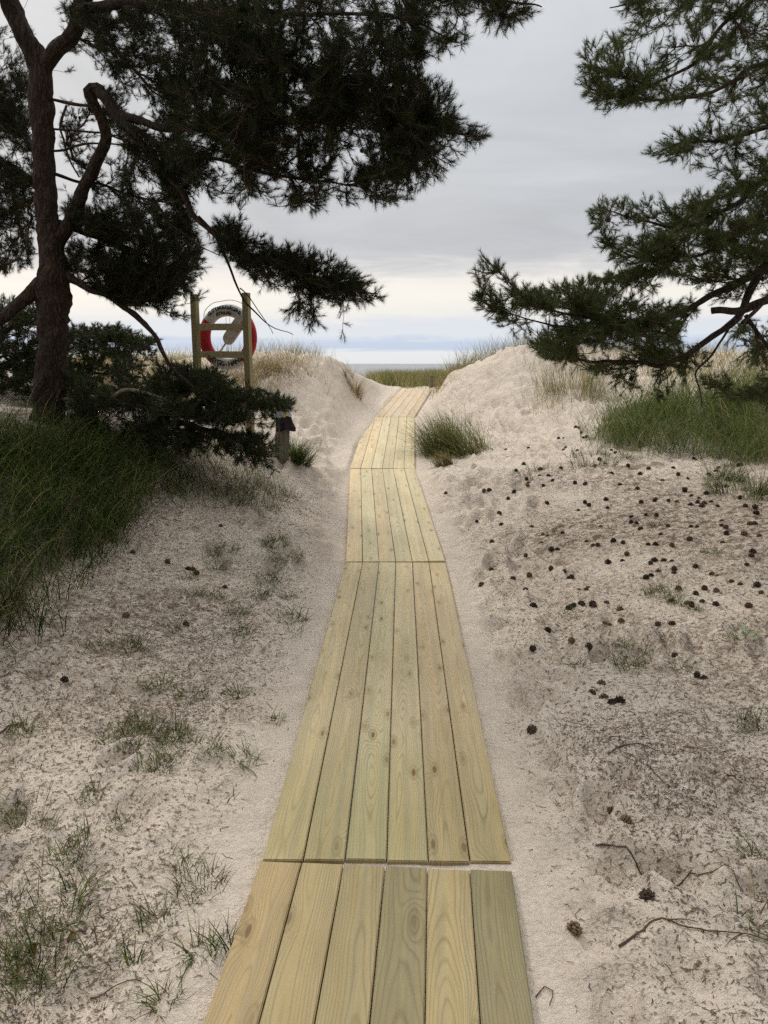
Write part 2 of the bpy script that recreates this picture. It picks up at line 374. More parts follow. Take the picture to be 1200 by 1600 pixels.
dmp = t.m('MULTIPLY', damp, t.mapr(t.m('ADD', y, t.m('MULTIPLY', t.m('SUBTRACT', stain, .5), .5)), -1.6, -.9, 1.0, 0.0), clamp=True)
c = t.mix(dmp, c, (.70, .72, .62), 'MULTIPLY'); c = t.mix(1.0, c, tint, 'MULTIPLY'); c = t.mix(sandy, c, (.55, .49, .41))
finish(t, c, .62, t.m('ADD', t.m('MULTIPLY', amt, -.5), t.m('MULTIPLY', fib, .6)), .25, .002, .3)
TINTS = [(.365, .300, .165), (.555, .475, .30), (.66, .57, .37), (.68, .59, .39), (.62, .51, .37)]
LB = ['nearest boardwalk section of six golden green planks running out of the foreground', 'long boardwalk section of olive tinted planks second from the viewer', 'middle boardwalk section of pale yellow planks climbing the sand', 'fourth boardwalk section, its left plank partly buried in sand beside the green clump', 'farthest tan boardwalk section turning right through the dune gap']
ptint = random.Random(3)
for ip, p in enumerate(PANELS):
    a, b, u, L = panel_frame(p); a3 = Vector(p[0]); b3 = Vector(p[1]); yv = (b3-a3); L3 = yv.length; yv.normalize()
    xv = Vector((u[1], -u[0], 0)); zv = xv.cross(yv)
    root = empty('boardwalk_section', a3); root.rotation_euler = Matrix((xv, yv, zv)).transposed().to_euler()
    tag(root, LB[ip], 'boardwalk', 'boardwalk sections laid end to end')
    pw = BW/6
    for i in range(6):
        bm = bmesh.new(); ga = .0035+ptint.random()*.002
        LL = L3-.012
        r = bmesh.ops.create_cube(bm, size=1); bmesh.ops.scale(bm, vec=(pw-ga, LL, .028), verts=bm.verts)
        es = [e for e in bm.edges if abs(e.verts[0].co.y-e.verts[1].co.y) > .5] + [e for e in bm.edges if abs(e.verts[0].co.y-e.verts[1].co.y) < .01 and abs(e.verts[0].co.z-e.verts[1].co.z) < .01]
        bmesh.ops.bevel(bm, geom=es, offset=.003, segments=2, affect='EDGES')
        o = bm_obj('plank', bm, m_wood, root)
        o.location = (-BW/2+pw*(i+.5), L3/2+ptint.uniform(-.004, .004), -.014+ptint.uniform(-.0015, .0015))
        o.rotation_euler = (0, 0, ptint.uniform(-.0005, .0005))
        tv = TINTS[ip]; f = ptint.uniform(.86, 1.1); gsh = ptint.uniform(-.05, .05)
        if ip == 0: f *= (1.08, 1.0, 1.02, .84, 1.12, .86)[i]; gsh += (-.02, 0, 0, .05, -.03, .03)[i]
        o.color = (tv[0]*f*(1-gsh), tv[1]*f, tv[2]*f*(1+gsh*.3), .9 if ip == 1 else 0.0)
    for q in (.12, .5, .88):
        bm = bmesh.new(); bm_box(bm, (0, L3*q, -.052), (BW-.06, .095, .045), .003); o = bm_obj('crossbeam', bm, m_wood, root); o.color = (.35, .30, .18, 0)

# ------------------------------------------------------------------ grass
m_grass, t = material('grass_blades')
ca = t.n('ShaderNodeAttribute', attribute_name='col').outputs['Color']
b = t.n('ShaderNodeBsdfPrincipled', {'Base Color': ca, 'Roughness': .6, 'Specular IOR Level': .1})
tr = t.n('ShaderNodeBsdfTranslucent', {'Color': ca}); mx = t.n('ShaderNodeMixShader', {0: .42, 1: b.outputs[0], 2: tr.outputs[0]})
t.n('ShaderNodeOutputMaterial', {0: mx.outputs[0]})
GREEN = np.array([.105, .150, .032]); STRAW = np.array([.38, .29, .14]); DGREEN = np.array([.024, .040, .010]); BROWN = np.array([.15, .09, .05]); BLUEG = np.array([.15, .175, .065])  # DGREEN kept very dark: carries the left mound's shade in its colour
def pal(n, weights, rng=RNG):
    cols = np.array([GREEN, DGREEN, STRAW, BROWN, BLUEG]); w_ = np.array(weights, float); w_ /= w_.sum()
    i = rng.choice(5, n, p=w_); c_ = cols[i]*rng.uniform(.7, 1.35, (n, 1)); return c_
def blades(roots, length, width, lean, bend, az, col, S_=4):
    n = len(roots); s = np.linspace(0, 1, S_+1)
    dirh = np.c_[np.cos(az), np.sin(az), np.zeros(n)]; side = np.c_[-np.sin(az), np.cos(az), np.zeros(n)]
    # angle from vertical grows along the blade
    th = lean[:, None]+bend[:, None]*s[None]**1.3
    ds = length[:, None]/S_
    hx = np.cumsum(np.c_[np.zeros(n), np.sin((th[:, 1:]+th[:, :-1])/2)*ds], 1); hz = np.cumsum(np.c_[np.zeros(n), np.cos((th[:, 1:]+th[:, :-1])/2)*ds], 1)
    P = roots[:, None]+dirh[:, None]*hx[..., None]; P[..., 2] += hz
    wd = (width[:, None]*(1-s[None]**2.2*.92))/2
    # twist the ribbon a little so some blades are seen face on
    tw = RNG.uniform(0, math.pi, n); sd = side*np.cos(tw)[:, None]+dirh*np.sin(tw)[:, None]
    A = P-sd[:, None]*wd[..., None]; B = P+sd[:, None]*wd[..., None]
    V = np.stack([A, B], 2).reshape(-1, 3)
    base = (np.arange(n)*(S_+1)*2)[:, None]+np.arange(S_)[None]*2
    F = np.stack([base, base+1, base+3, base+2], -1).reshape(-1, 4)
    K = np.repeat(col, (S_+1)*2, 0)
    return V, F, K
def sample_ground(poly, n, yr=(1, 60), world=False, keep=None):
    poly = np.array(poly, float); out = []
    c_ = []
    for (px, py) in poly:
        h0 = hit(px, max(py, 571)); c_.append(h0)
    c_ = np.array(c_); x0, x1 = c_[:, 0].min()-.5, c_[:, 0].max()+.5; y0, y1 = max(yr[0], c_[:, 1].min()-.5), min(yr[1], c_[:, 1].max()+2)
    tot_ = 0
    for _ in range(60):
        X = RNG.uniform(x0, x1, n*3); Y = RNG.uniform(y0, y1, n*3); Z = H(X, Y, False) if n*3 < 4000 else H(X, Y, False)
        P = np.c_[X, Y, Z]; m = in_poly(project(P), poly)
        if keep is not None: m &= keep(P)
        out.append(P[m]); tot_ += m.sum()
        if tot_ >= n: break
    P = np.concatenate(out)[:n]; return P
def grass_at(roots, L, W, lean, bend, weights, azc=None, azs=math.pi, S_=4):
    n = len(roots); r = RNG
    az = r.uniform(-math.pi, math.pi, n) if azc is None else azc+r.normal(0, azs, n)
    return blades(roots-np.array([0, 0, .01]), r.uniform(*L, n), r.uniform(*W, n), r.uniform(*lean, n), r.uniform(*bend, n), az, pal(n, weights), S_)
def join(parts):
    V = []; F = []; K = []; o_ = 0
    for v_, f_, k_ in parts: V.append(v_); F.append(f_+o_); K.append(k_); o_ += len(v_)
    return np.concatenate(V), np.concatenate(F), np.concatenate(K)
def clump(P, clumps, spread):
    """pull points into tussocks"""
    c_ = P[RNG.integers(0, len(P), clumps)]; i = RNG.integers(0, clumps, len(P)); Q = c_[i]+RNG.normal(0, spread, (len(P), 3))*[1, 1, 0]
    Q[:, 2] = H(Q[:, 0], Q[:, 1], False); return Q
def mk_grass(name, parts, label, cat=None, kind=None, group=None):
    V, F, K = join(parts); o = mesh_np(name, V, F, m_grass, True, K); tag(o, label, cat, group, kind); return o

# left green mound of arching grass, its shade partly put into the colour
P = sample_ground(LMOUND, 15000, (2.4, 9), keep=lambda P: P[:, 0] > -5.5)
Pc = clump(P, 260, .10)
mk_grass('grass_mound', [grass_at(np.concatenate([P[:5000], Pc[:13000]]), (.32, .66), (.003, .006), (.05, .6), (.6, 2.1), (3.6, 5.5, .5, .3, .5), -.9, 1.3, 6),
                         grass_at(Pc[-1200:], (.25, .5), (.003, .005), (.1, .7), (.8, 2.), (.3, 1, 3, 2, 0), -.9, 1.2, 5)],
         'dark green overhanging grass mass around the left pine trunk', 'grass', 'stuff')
P = sample_ground([(190, 690), (330, 700), (420, 745), (470, 790), (440, 805), (350, 795), (300, 790), (240, 775)], 1700, (5, 9))
mk_grass('shaded_grass', [grass_at(clump(P, 90, .08), (.12, .34), (.003, .005), (.1, .7), (.3, 1.4), (5, 3, .8, 1, .5))], 'thin dark grass in the shade below the low pine boughs', None, 'stuff')
# foreshore
P = sample_ground([(540, 571), (700, 571), (700, 606), (668, 606), (664, 596), (656, 606), (600, 606), (540, 590)], 8500, (18.5, 44), keep=lambda P: (P[:, 0] > -12) & (P[:, 0] < 12))
Pb = RNG.uniform([-14, 19, 0], [16, 44, 0], (9000, 3)); Pb = Pb[(np.abs(Pb[:, 0]-(.9+.0*Pb[:, 1])) > .35) | (Pb[:, 1] > 23)]; Pb[:, 2] = H(Pb[:, 0], Pb[:, 1], False)
mk_grass('foreshore_grass', [grass_at(clump(np.concatenate([P, Pb]), 1500, .25), (.4, .75), (.006, .012), (.02, .35), (.1, .9), (2.4, 0, 5, .1, 5), None, 3, 3)], 'green and straw marram grass on the low foreshore before the sea', None, 'stuff')
# left dune crest, dry
P = sample_ground([(100, 571), (545, 571), (505, 574), (440, 580), (402, 604), (375, 640), (250, 660), (100, 650)], 15000, (9.5, 17), keep=lambda P: ((P[:, 0] < -1.35-(13-P[:, 1])*.28)))
P = np.concatenate([P, sample_ground([(385, 571), (500, 571), (475, 578), (445, 588), (405, 606), (380, 606)], 1500, (9.5, 15)), sample_ground([(392, 571), (480, 571), (440, 584), (398, 600)], 500, (9.5, 15))])
Pcr = RNG.uniform([-5.5, 12.2, 0], [-1.15, 15, 0], (2600, 3)); Pcr[:, 2] = H(Pcr[:, 0], Pcr[:, 1], False)
mk_grass('dune_grass', [grass_at(clump(P, 900, .17), (.12, .32), (.004, .007), (.1, .9), (.3, 1.3), (.5, 0, 6, 1.8, .8), None, 3, 3),
                        grass_at(clump(Pcr, 260, .15), (.14, .36), (.003, .006), (.02, .5), (.1, .9), (1, 0, 4, .5, 2), None, 3, 3)], 'dry straw coloured grass along the crest of the left dune', None, 'stuff')
# right dune crest and slopes
P1 = RNG.uniform([1.15, 15.0, 0], [3.2, 17.5, 0], (1500, 3)); P1[:, 2] = H(P1[:, 0], P1[:, 1], False)
P1b = sample_ground([(678, 604), (680, 585), (700, 572), (720, 578), (705, 600), (690, 612)], 900, (14, 18))
P2_ = RNG.uniform([2.4, 11.5, 0], [4.3, 14.5, 0], (1300, 3)); P2_[:, 2] = H(P2_[:, 0], P2_[:, 1], False)
P3 = RNG.uniform([4.2, 10.2, 0], [10, 16.5, 0], (6000, 3)); P3[:, 2] = H(P3[:, 0], P3[:, 1], False)
mk_grass('marram_grass', [grass_at(clump(P1, 110, .16), (.2, .6), (.004, .007), (.02, .5), (.1, .9), (1.4, .3, 3, .6, 2), None, 3, 4),
                          grass_at(clump(P1b, 50, .1), (.12, .3), (.004, .007), (.2, .9), (.2, 1.3), (1, .3, 3, 2, 1), None, 3, 4),
                          grass_at(clump(P2_, 45, .14), (.15, .5), (.003, .006), (.02, .5), (.1, 1.0), (1.5, .3, 3, 1, 1.5), None, 3, 4),
                          grass_at(clump(P3, 340, .2), (.2, .55), (.004, .007), (.02, .6), (.1, 1.0), (.8, .2, 5, 1.3, 1), None, 3, 4)], 'straw and grey green marram on the crest of the right dune', None, 'stuff')
P = sample_ground([(690, 600), (800, 570), (1000, 600), (980, 700), (800, 720), (700, 690)], 2600, (8, 15))
mk_grass('fallen_straw', [grass_at(clump(P, 800, .12), (.04, .22), (.003, .005), (.6, 1.5), (0, .6), (.6, .2, 3, 2.2, 1), None, 3, 3)], 'thin dry stems lying on the slope of the right dune', None, 'stuff')
# right green bank
P = sample_ground(RGREEN, 13000, (5, 12.5), keep=lambda P: P[:, 0] < 8)
mk_grass('bank_grass', [grass_at(clump(P, 420, .14), (.35, .85), (.004, .007), (.05, .7), (.3, 2.0), (8, 1.5, .8, .2, 3), None, 3, 4),
                        grass_at(clump(P[:900], 120, .1), (.5, .8), (.004, .006), (.05, .5), (.8, 1.8), (3, .3, 2.5, .2, 2), None, 3, 6)],
         'green bushy grass bank below the right pine', 'grass', 'stuff')
# individual clumps
def clump_thing(name, cx, cy, rad, n, L, W, weights, label, cat='grass', lean=(.05, .8), bend=(.3, 1.5), azc=None, azs=1.2, group=None, squash=1.0, skew=0.):
    z0 = H([cx], [cy], False)[0]
    rr_ = rad*np.sqrt(RNG.uniform(0, 1, n)); aa = RNG.uniform(0, 2*math.pi, n)
    nc = max(3, int(rad*30)); ci = (RNG.uniform(0, 1, n)**1.5*nc).astype(int); cr_ = rad*RNG.uniform(.15, 1, nc); ca_ = RNG.uniform(0, 2*math.pi, nc)
    X = cr_[ci]*np.cos(ca_[ci])+RNG.normal(0, rad*.16, n); Y = (cr_[ci]*np.sin(ca_[ci])+RNG.normal(0, rad*.16, n))*squash; rr_ = np.minimum(np.hypot(X, Y), rad*1.2); Z = H(cx+X, cy+Y)-z0
    r_ = np.c_[X, Y, Z]
    out = np.arctan2(Y, X); az_ = out+RNG.normal(0, .7, n) if azc is None else azc+RNG.normal(0, azs, n)
    V, F, K = blades(r_-np.array([0, 0, .01]), RNG.uniform(*L, n), RNG.uniform(*W, n), RNG.uniform(*lean, n)*(.3+rr_/rad), RNG.uniform(*bend, n), az_, pal(n, weights), 5)
    o = mesh_np(name, V, F, m_grass, True, K); o.location = (cx, cy, z0); tag(o, label, cat, group); return o
q = hit(716, 712)
clump_thing('marram_clump', q[0], q[1]+.15, .40, 1900, (.30, .78), (.004, .007), (4, .8, 2.4, .8, 3.4), 'large green marram clump leaning beside the boardwalk', azc=2.7, azs=.9, squash=1.2)
q = hit(692, 730)
clump_thing('marram_clump', q[0], q[1], .16, 420, (.14, .3), (.003, .005), (1.5, 1, 3, 2, .5), 'small faded tussock just in front of the big green marram clump', azc=2.9, azs=.9)
q = hit(462, 722)
clump_thing('grass_clump', q[0], q[1], .17, 620, (.15, .42), (.003, .005), (4, 3, .8, .5, .6), 'green grass clump growing at the foot of the weathered post')
q = hit(553, 606)
clump_thing('grass_clump', q[0], q[1], .18, 220, (.2, .42), (.004, .007), (1, .5, 3, 1, 1), 'dry tussock alone on the white face of the left dune')
q = hit(592, 592)
clump_thing('grass_clump', q[0], q[1], .15, 130, (.15, .32), (.004, .007), (1, .5, 2, .5, 1), 'tiny green tussock near the top of the dune gap')
q = hit(895, 612)
clump_thing('grass_clump', q[0], q[1], .5, 340, (.3, .65), (.003, .006), (2, .5, 2.5, .3, 1.5), 'sparse upright marram tussock on the right dune below the pine bough', lean=(.02, .4), bend=(.1, .6))
q = hit(965, 678)
clump_thing('grass_clump', q[0], q[1], .3, 150, (.25, .5), (.004, .006), (2, .8, 1, .3, 1.5), 'thin upright stems at the edge of the bare sand before the green bank', lean=(.02, .3), bend=(.05, .4))
for (px, py, r_, n_, L_, lb) in ((925, 722, .35, 420, (.08, .2), 'low dark grass patch among cones on the right bank'), (1180, 770, .3, 500, (.15, .32), 'leafy green tuft at the right edge below the bank'), (1125, 755, .22, 260, (.12, .28), 'small green tuft on the pale ridge by the right bank'), (845, 745, .25, 90, (.08, .2), 'thin tuft on the sand left of the pine cones')):
    q = hit(px, py); clump_thing('grass_clump', q[0], q[1], r_, n_, L_, (.003, .005), (3, 3, .8, .8, .5), lb)

# small tufts on the sand, each a thing
tuft_meshes = []
for k_ in range(9):
    n = (40, 50, 70, 90, 130, 170, 34, 60, 230)[k_]; rad = (.03, .04, .05, .07, .09, .12, .05, .10, .10)[k_]
    rr_ = rad*np.sqrt(RNG.uniform(0, 1, n)); aa = RNG.uniform(0, 2*math.pi, n)
    r_ = np.c_[rr_*np.cos(aa), rr_*np.sin(aa), np.zeros(n)-.004]
    V, F, K = blades(r_, RNG.uniform(.03, .12, n), RNG.uniform(.0022, .0042, n), RNG.uniform(.1, 1.4, n), RNG.uniform(.2, 1.5, n), aa+RNG.normal(0, 1.2, n), pal(n, (6, 3, .8, 2.4, 1.0)), 4)
    o = mesh_np('grass_tuft', V, F, m_grass, True, K, link=False); tuft_meshes.append(o.data); bpy.data.objects.remove(o)
TL = [(430,862,8),(448,880,5),(340,887,4),(300,932,3),(332,937,4),(350,862,5),(418,908,4),(452,935,3),(462,990,6),(430,850,4),(250,1080,3),(300,1092,4),(235,1150,5),(272,1150,8),(200,1152,5),(240,1202,4),(268,1200,5),
      (325,1172,3),(345,1247,6),(130,1330,3),(275,1347,6),(312,1387,4),(247,1442,3),(160,1492,6),(30,1482,5),(62,1512,5),(316,1490,2),(257,1562,2),(212,1506,0),(12,1262,4),(42,1272,3),(100,1352,4),(20,1422,4),(35,1150,3),
      (200,1010,4),(150,1010,3),(165,1080,3),(380,990,3),(370,960,3),(375,1090,2),(428,1127,2),(330,870,3),(405,930,4),(455,965,4),(290,1360,1),(145,1250,3),(60,1300,3),(95,1440,3),(355,1480,0),(40,1560,4),(10,1530,4),(180,1290,1),(385,1190,2),(300,900,2),(270,980,2),(215,1130,3),(125,1395,2)]
TR = [(900,965,7),(1042,930,5),(1062,945,4),(940,712,4),(1000,1022,4),(1062,1042,3),(1190,1132,4),(880,968,6),(1110,865,3),(1028,822,3),(1182,1442,3),(1020,1362,2),(1025,935,3),(1100,820,2),(1040,1000,3),(970,1030,3),(985,1050,3),(1115,760,4),(1150,1005,2),(1085,955,2),(1180,1350,2),(900,1050,1),(870,835,3)]
RT = random.Random(11)
ORD = 'nearest,second nearest,third nearest,fourth nearest,fifth nearest,sixth nearest,seventh nearest,eighth nearest,ninth nearest,tenth nearest,eleventh nearest,twelfth nearest,thirteenth nearest,fourteenth nearest,fifteenth nearest,sixteenth nearest,seventeenth nearest,eighteenth nearest,nineteenth nearest,twentieth nearest,farthest'.split(',')
TSIZE = ('sparse', 'small', 'small', 'wispy', 'bushy', 'wide', 'thin', 'loose', 'dense')
def tuft_labels(lst, side, grp):
    zones = {}
    for it in lst:
        sec = 'nearest section' if it[1] > 1356 else ('second section' if it[1] > 883 else 'middle section')
        cen = 240 if side == 'left' else 1040
        far_ = 'beside the' if (it[0] > cen) == (side == 'left') else 'far from the'
        zones.setdefault((sec, far_), []).append(it)
    for (sec, far_), its in zones.items():
        for i, it in enumerate(sorted(its, key=lambda a: -a[1])):
            put_tuft(*it, '%s grass tuft on %s sand %s %s, %s the viewer' % (TSIZE[it[2]], side, far_, sec, ORD[min(i, 20)].replace('farthest', 'farthest from')), grp)
def put_tuft(px, py, k_, lab, grp):
    q = hit(px, py); o = bpy.data.objects.new('grass_tuft', tuft_meshes[k_]); C.objects.link(o); o.location = q
    o.rotation_euler = (0, 0, RT.uniform(0, 6.28)); s = RT.uniform(.8, 1.15); o.scale = (s, s, s); tag(o, lab, 'grass tuft', grp)
tuft_labels(TL, 'left', 'grass tufts scattered on the left sand'); tuft_labels(TR, 'right', 'grass tufts scattered on the right sand')
# ground stubble: uncountable tiny blades
def litter_density(X, Y):
    return np.clip(.5+1.4*fbm(X*1.1, Y*1.1, 3, 60), 0, 1)
def scatter(n, x0, x1, y0, y1, dens=True):
    X = RNG.uniform(x0, x1, n); Y = RNG.uniform(y0**.5, y1**.5, n)**2
    dm = np.full(n, 9.)
    for p in PANELS:
        a, b, u, L = panel_frame(p); tt = ((X-a[0])*u[0]+(Y-a[1])*u[1]); lat = (X-a[0])*u[1]-(Y-a[1])*u[0]
        dm = np.minimum(dm, np.hypot(np.maximum(np.abs(lat)-BW/2, 0), np.maximum(np.maximum(-tt, tt-L), 0)))
    pr = sstep(.02, .6, dm)*(litter_density(X, Y)*.85+.15) if dens else sstep(.02, .2, dm)
    m = RNG.uniform(0, 1, n) < pr; X = X[m]; Y = Y[m]; return np.c_[X, Y, H(X, Y)]
Ls = scatter(15000, -3.4, -.5, 1.2, 7); Rs = scatter(9000, .6, 4.6, 1.2, 9.5)
m = in_poly(project(Rs), [(880, 690), (1200, 700), (1200, 1050), (950, 1060), (860, 960)]) | (RNG.uniform(0, 1, len(Rs)) < .22)
ST = np.concatenate([clump(Ls, 700, .035), clump(Rs[m], 420, .035)]); ST[:, 2] = H(ST[:, 0], ST[:, 1])
mk_grass('ground_stubble', [grass_at(ST, (.015, .07), (.0013, .0026), (.3, 1.5), (.1, 1.2), (2.2, 2.6, 1, 3.2, .3), None, 3, 3)], 'thin green and brown stubble sprouting from the sand', None, 'stuff')

# litter: tiny dark bits of needles, bark and straw lying on the sand
m_litter, t = material('dry_litter')
ca = t.n('ShaderNodeAttribute', attribute_name='col').outputs['Color']; finish(t, ca, .85)
A = np.concatenate([scatter(42000, -2.8, -.4, 1.1, 3.4), scatter(18000, .45, 2.4, 1.1, 3.2), scatter(110000, -3.6, -.4, 1.1, 7.5), scatter(120000, .5, 4.6, 1.1, 9.5)])
n = len(A); az = RNG.uniform(0, 2*math.pi, n); ln = RNG.gamma(1.8, .0065, n)+.003; wd = RNG.uniform(.0008, .0026, n)*(1+.12*A[:, 1])
dv = np.c_[np.cos(az), np.sin(az), RNG.normal(0, .25, n)]*ln[:, None]; sd = np.c_[-np.sin(az), np.cos(az), np.zeros(n)]*wd[:, None]
z_ = np.array([0, 0, 1.])*RNG.uniform(.001, .003, n)[:, None]
mid = RNG.normal(0, .22, n)[:, None]*sd/wd[:, None]*ln[:, None]
V = np.stack([A-dv/2-sd/2+z_, A-dv/2+sd/2+z_, A+mid+sd/2+z_*1.6, A+mid-sd/2+z_*1.6, A+dv/2+sd/2+z_, A+dv/2-sd/2+z_], 1).reshape(-1, 3)
b0 = np.arange(n)[:, None]*6
F = np.concatenate([b0+[0, 1, 2, 3], b0+[3, 2, 4, 5]])
cc = np.array([[.09, .06, .04], [.05, .04, .03], [.20, .13, .08], [.30, .22, .13], [.12, .065, .04]])[RNG.choice(5, n, p=[.35, .25, .22, .06, .12])]*RNG.uniform(.7, 1.3, (n, 1))
o = mesh_np('needle_litter', V, F, m_litter, False, np.repeat(cc, 6, 0)); tag(o, 'fine brown needle and straw litter spread over the sand', None, None, 'stuff')

Q_ = np.concatenate([scatter(15000, -3.6, -.5, 1.3, 8), scatter(19000, .7, 5.0, 2.4, 12)])
n = len(Q_); V, F, K = blades(Q_+np.array([0, 0, .004]), RNG.uniform(.02, .10, n), RNG.uniform(.0014, .0032, n)*(1+.10*Q_[:, 1]), RNG.uniform(1.35, 1.55, n), RNG.uniform(-.15, .12, n), RNG.uniform(-math.pi, math.pi, n), np.array([[.13, .08, .05], [.07, .045, .03], [.30, .22, .13], [.19, .10, .06]])[RNG.choice(4, n, p=[.4, .25, .15, .2])]*RNG.uniform(.7, 1.3, (n, 1)), 3)
o = mesh_np('dry_stems', V, F, m_litter, True, K); tag(o, 'tangled brown stems and rootlets lying across the sand', None, None, 'stuff')

# ------------------------------------------------------------------ tubes, bark, twigs
m_bark, t = material('pine_bark')
co = t.n('ShaderNodeTexCoord').outputs['Object']
bx_, by_, bz_ = t.sep(co)
sc_ = t.comb(bx_, by_, t.m('MULTIPLY', bz_, .3))
vo = t.n('ShaderNodeTexVoronoi', {'Vector': t.v('ADD', sc_, t.v('SCALE', t.noise(sc_, 9, 3, .6, col=True))), 'Scale': 20.}, feature='DISTANCE_TO_EDGE')
sc_n = [l.from_node for l in t.nt.links if l.to_node == vo and l.to_socket == vo.inputs['Vector']][0].inputs[1].links[0].from_node
sc_n.inputs['Scale'].default_value = .22
ed = t.mapr(vo.outputs['Distance'], .0, .22); nb = t.noise(sc_, 60, 5, .65)
nl = t.noise(co, 2.1, 3, .5)
bc = t.mix(t.mapr(nl, .35, .65), (.042, .030, .024), (.080, .046, .030))
bc = t.mix(ed, (.035, .024, .018), bc); bc = t.mix(t.mapr(nb, .45, .8, 0.0, .5), bc, (.17, .14, .115))
finish(t, bc, .9, t.m('ADD', t.m('MULTIPLY', ed, 1.0), t.m('MULTIPLY', nb, .4)), 1.0, .012, .2)
m_pale, t = material('pale_bark')
co = t.n('ShaderNodeTexCoord').outputs['Object']; nb = t.noise(co, 40, 5, .65)
finish(t, t.mix(t.mapr(nb, .3, .7), (.16, .13, .09), (.30, .25, .18)), .85, nb, .8, .006, .2)
m_twig, t = material('twig_bark')
co = t.n('ShaderNodeTexCoord').outputs['Object']; nb = t.noise(co, 60, 3, .6)
finish(t, t.mix(nb, (.07, .045, .032), (.15, .09, .06)), .9)
m_needle, t = material('pine_needles')
ca = t.n('ShaderNodeAttribute', attribute_name='col').outputs['Color']
b = t.n('ShaderNodeBsdfPrincipled', {'Base Color': ca, 'Roughness': .6, 'Specular IOR Level': .12})
tr = t.n('ShaderNodeBsdfTranslucent', {'Color': ca}); mx = t.n('ShaderNodeMixShader', {0: .22, 1: b.outputs[0], 2: tr.outputs[0]})
t.n('ShaderNodeOutputMaterial', {0: mx.outputs[0]})
m_cone, t = material('pine_cone_scales')
oi = t.n('ShaderNodeObjectInfo'); co = t.n('ShaderNodeTexCoord').outputs['Object']; nb = t.noise(co, 160, 3, .6)
finish(t, t.mix(1.0, t.mix(nb, (.5, .5, .5), (1.3, 1.2, 1.1)), oi.outputs['Color'], 'MULTIPLY'), .8)

def catmull(pts, step):
    pts = np.array(pts, float); out = []
    for i in range(len(pts)-1):
        p0 = pts[max(i-1, 0)]; p1 = pts[i]; p2 = pts[i+1]; p3 = pts[min(i+2, len(pts)-1)]
        n = max(2, int(np.linalg.norm(p2[:3]-p1[:3])/step)+1)
        for k_ in range(n):
            u = k_/n
            out.append(.5*((2*p1)+(-p0+p2)*u+(2*p0-5*p1+4*p2-p3)*u*u+(-p0+3*p1-3*p2+p3)*u**3))
    out.append(pts[-1]); return np.array(out)
def tube(path, rad, sides=10, rough=.0, cap=True, seed=0):
    n = len(path); T = np.gradient(path, axis=0); T /= np.linalg.norm(T, axis=1)[:, None]+1e-9
    ref = np.array([0, 0, 1.]) if abs(T[0][2]) < .9 else np.array([1., 0, 0])
    Nn = np.cross(T[0], ref); Nn /= np.linalg.norm(Nn); V = []
    a = np.arange(sides)/sides*2*math.pi
    for i in range(n):
        Nn = Nn-T[i]*Nn.dot(T[i]); Nn /= np.linalg.norm(Nn)+1e-9; B = np.cross(T[i], Nn)
        r = rad[i]*(1+rough*(vnoise(np.cos(a)*1.6+i*.05*3, np.sin(a)*1.6+i*.35, seed)+.7*vnoise(np.cos(a)*3.5+i*.3, np.sin(a)*3.5+i*.6, seed+5)))
        V.append(path[i]+np.outer(np.cos(a)*r, Nn)+np.outer(np.sin(a)*r, B))
    V = np.concatenate(V)
    i_ = np.arange(n-1)[:, None]*sides; j = np.arange(sides)[None]; j2 = (j+1) % sides
    F = np.stack([i_+j, i_+j2, i_+sides+j2, i_+sides+j], -1).reshape(-1, 4)
    if cap:
        c0 = len(V); V = np.r_[V, path[:1], path[-1:]]
        jj = np.arange(sides)
        F = np.r_[F, np.stack([(jj+1) % sides, jj, np.full(sides, c0), np.full(sides, c0)], 1), np.stack([(n-1)*sides+jj, (n-1)*sides+(jj+1) % sides, np.full(sides, c0+1), np.full(sides, c0+1)], 1)]
    return V, F
def quads_to_obj(name, V, F, mat, parent=None, smooth=True, loc=None):
    """F may hold degenerate quads (last index repeated): make triangles of those"""
    me = bpy.data.meshes.new(name); fl = [tuple(f) if f[2] != f[3] else tuple(f[:3]) for f in F.tolist()]
    me.from_pydata([tuple(v_) for v_ in V.tolist()], [], fl); me.update()
    me.polygons.foreach_set('use_smooth', np.full(len(me.polygons), smooth)); me.materials.append(mat)
    o = bpy.data.objects.new(name, me); C.objects.link(o)
    if parent: o.parent = parent
    return o
def edges_mesh(A, B, ra, rb, sides=4):
    n = len(A); D = B-A; L = np.linalg.norm(D, axis=1)[:, None]+1e-9; D = D/L
    ref = np.where(np.abs(D[:, 2:3]) < .9, np.array([[0, 0, 1.]]), np.array([[1., 0, 0]]))
    U = np.cross(D, ref); U /= np.linalg.norm(U, axis=1)[:, None]; W_ = np.cross(D, U)
    V = []
    for (P, r) in ((A-D*ra[:, None]*.3, ra), (B+D*rb[:, None]*.3, rb)):
        for k_ in range(sides):
            a = k_/sides*2*math.pi; V.append(P+(U*math.cos(a)+W_*math.sin(a))*r[:, None])
    V = np.stack(V, 1).reshape(-1, 3); b0 = np.arange(n)[:, None]*2*sides
    F = np.concatenate([b0+[k_, (k_+1) % sides, sides+(k_+1) % sides, sides+k_] for k_ in range(sides)])
    return V, F
def unit(v_): return v_/(np.linalg.norm(v_, axis=-1, keepdims=True)+1e-9)
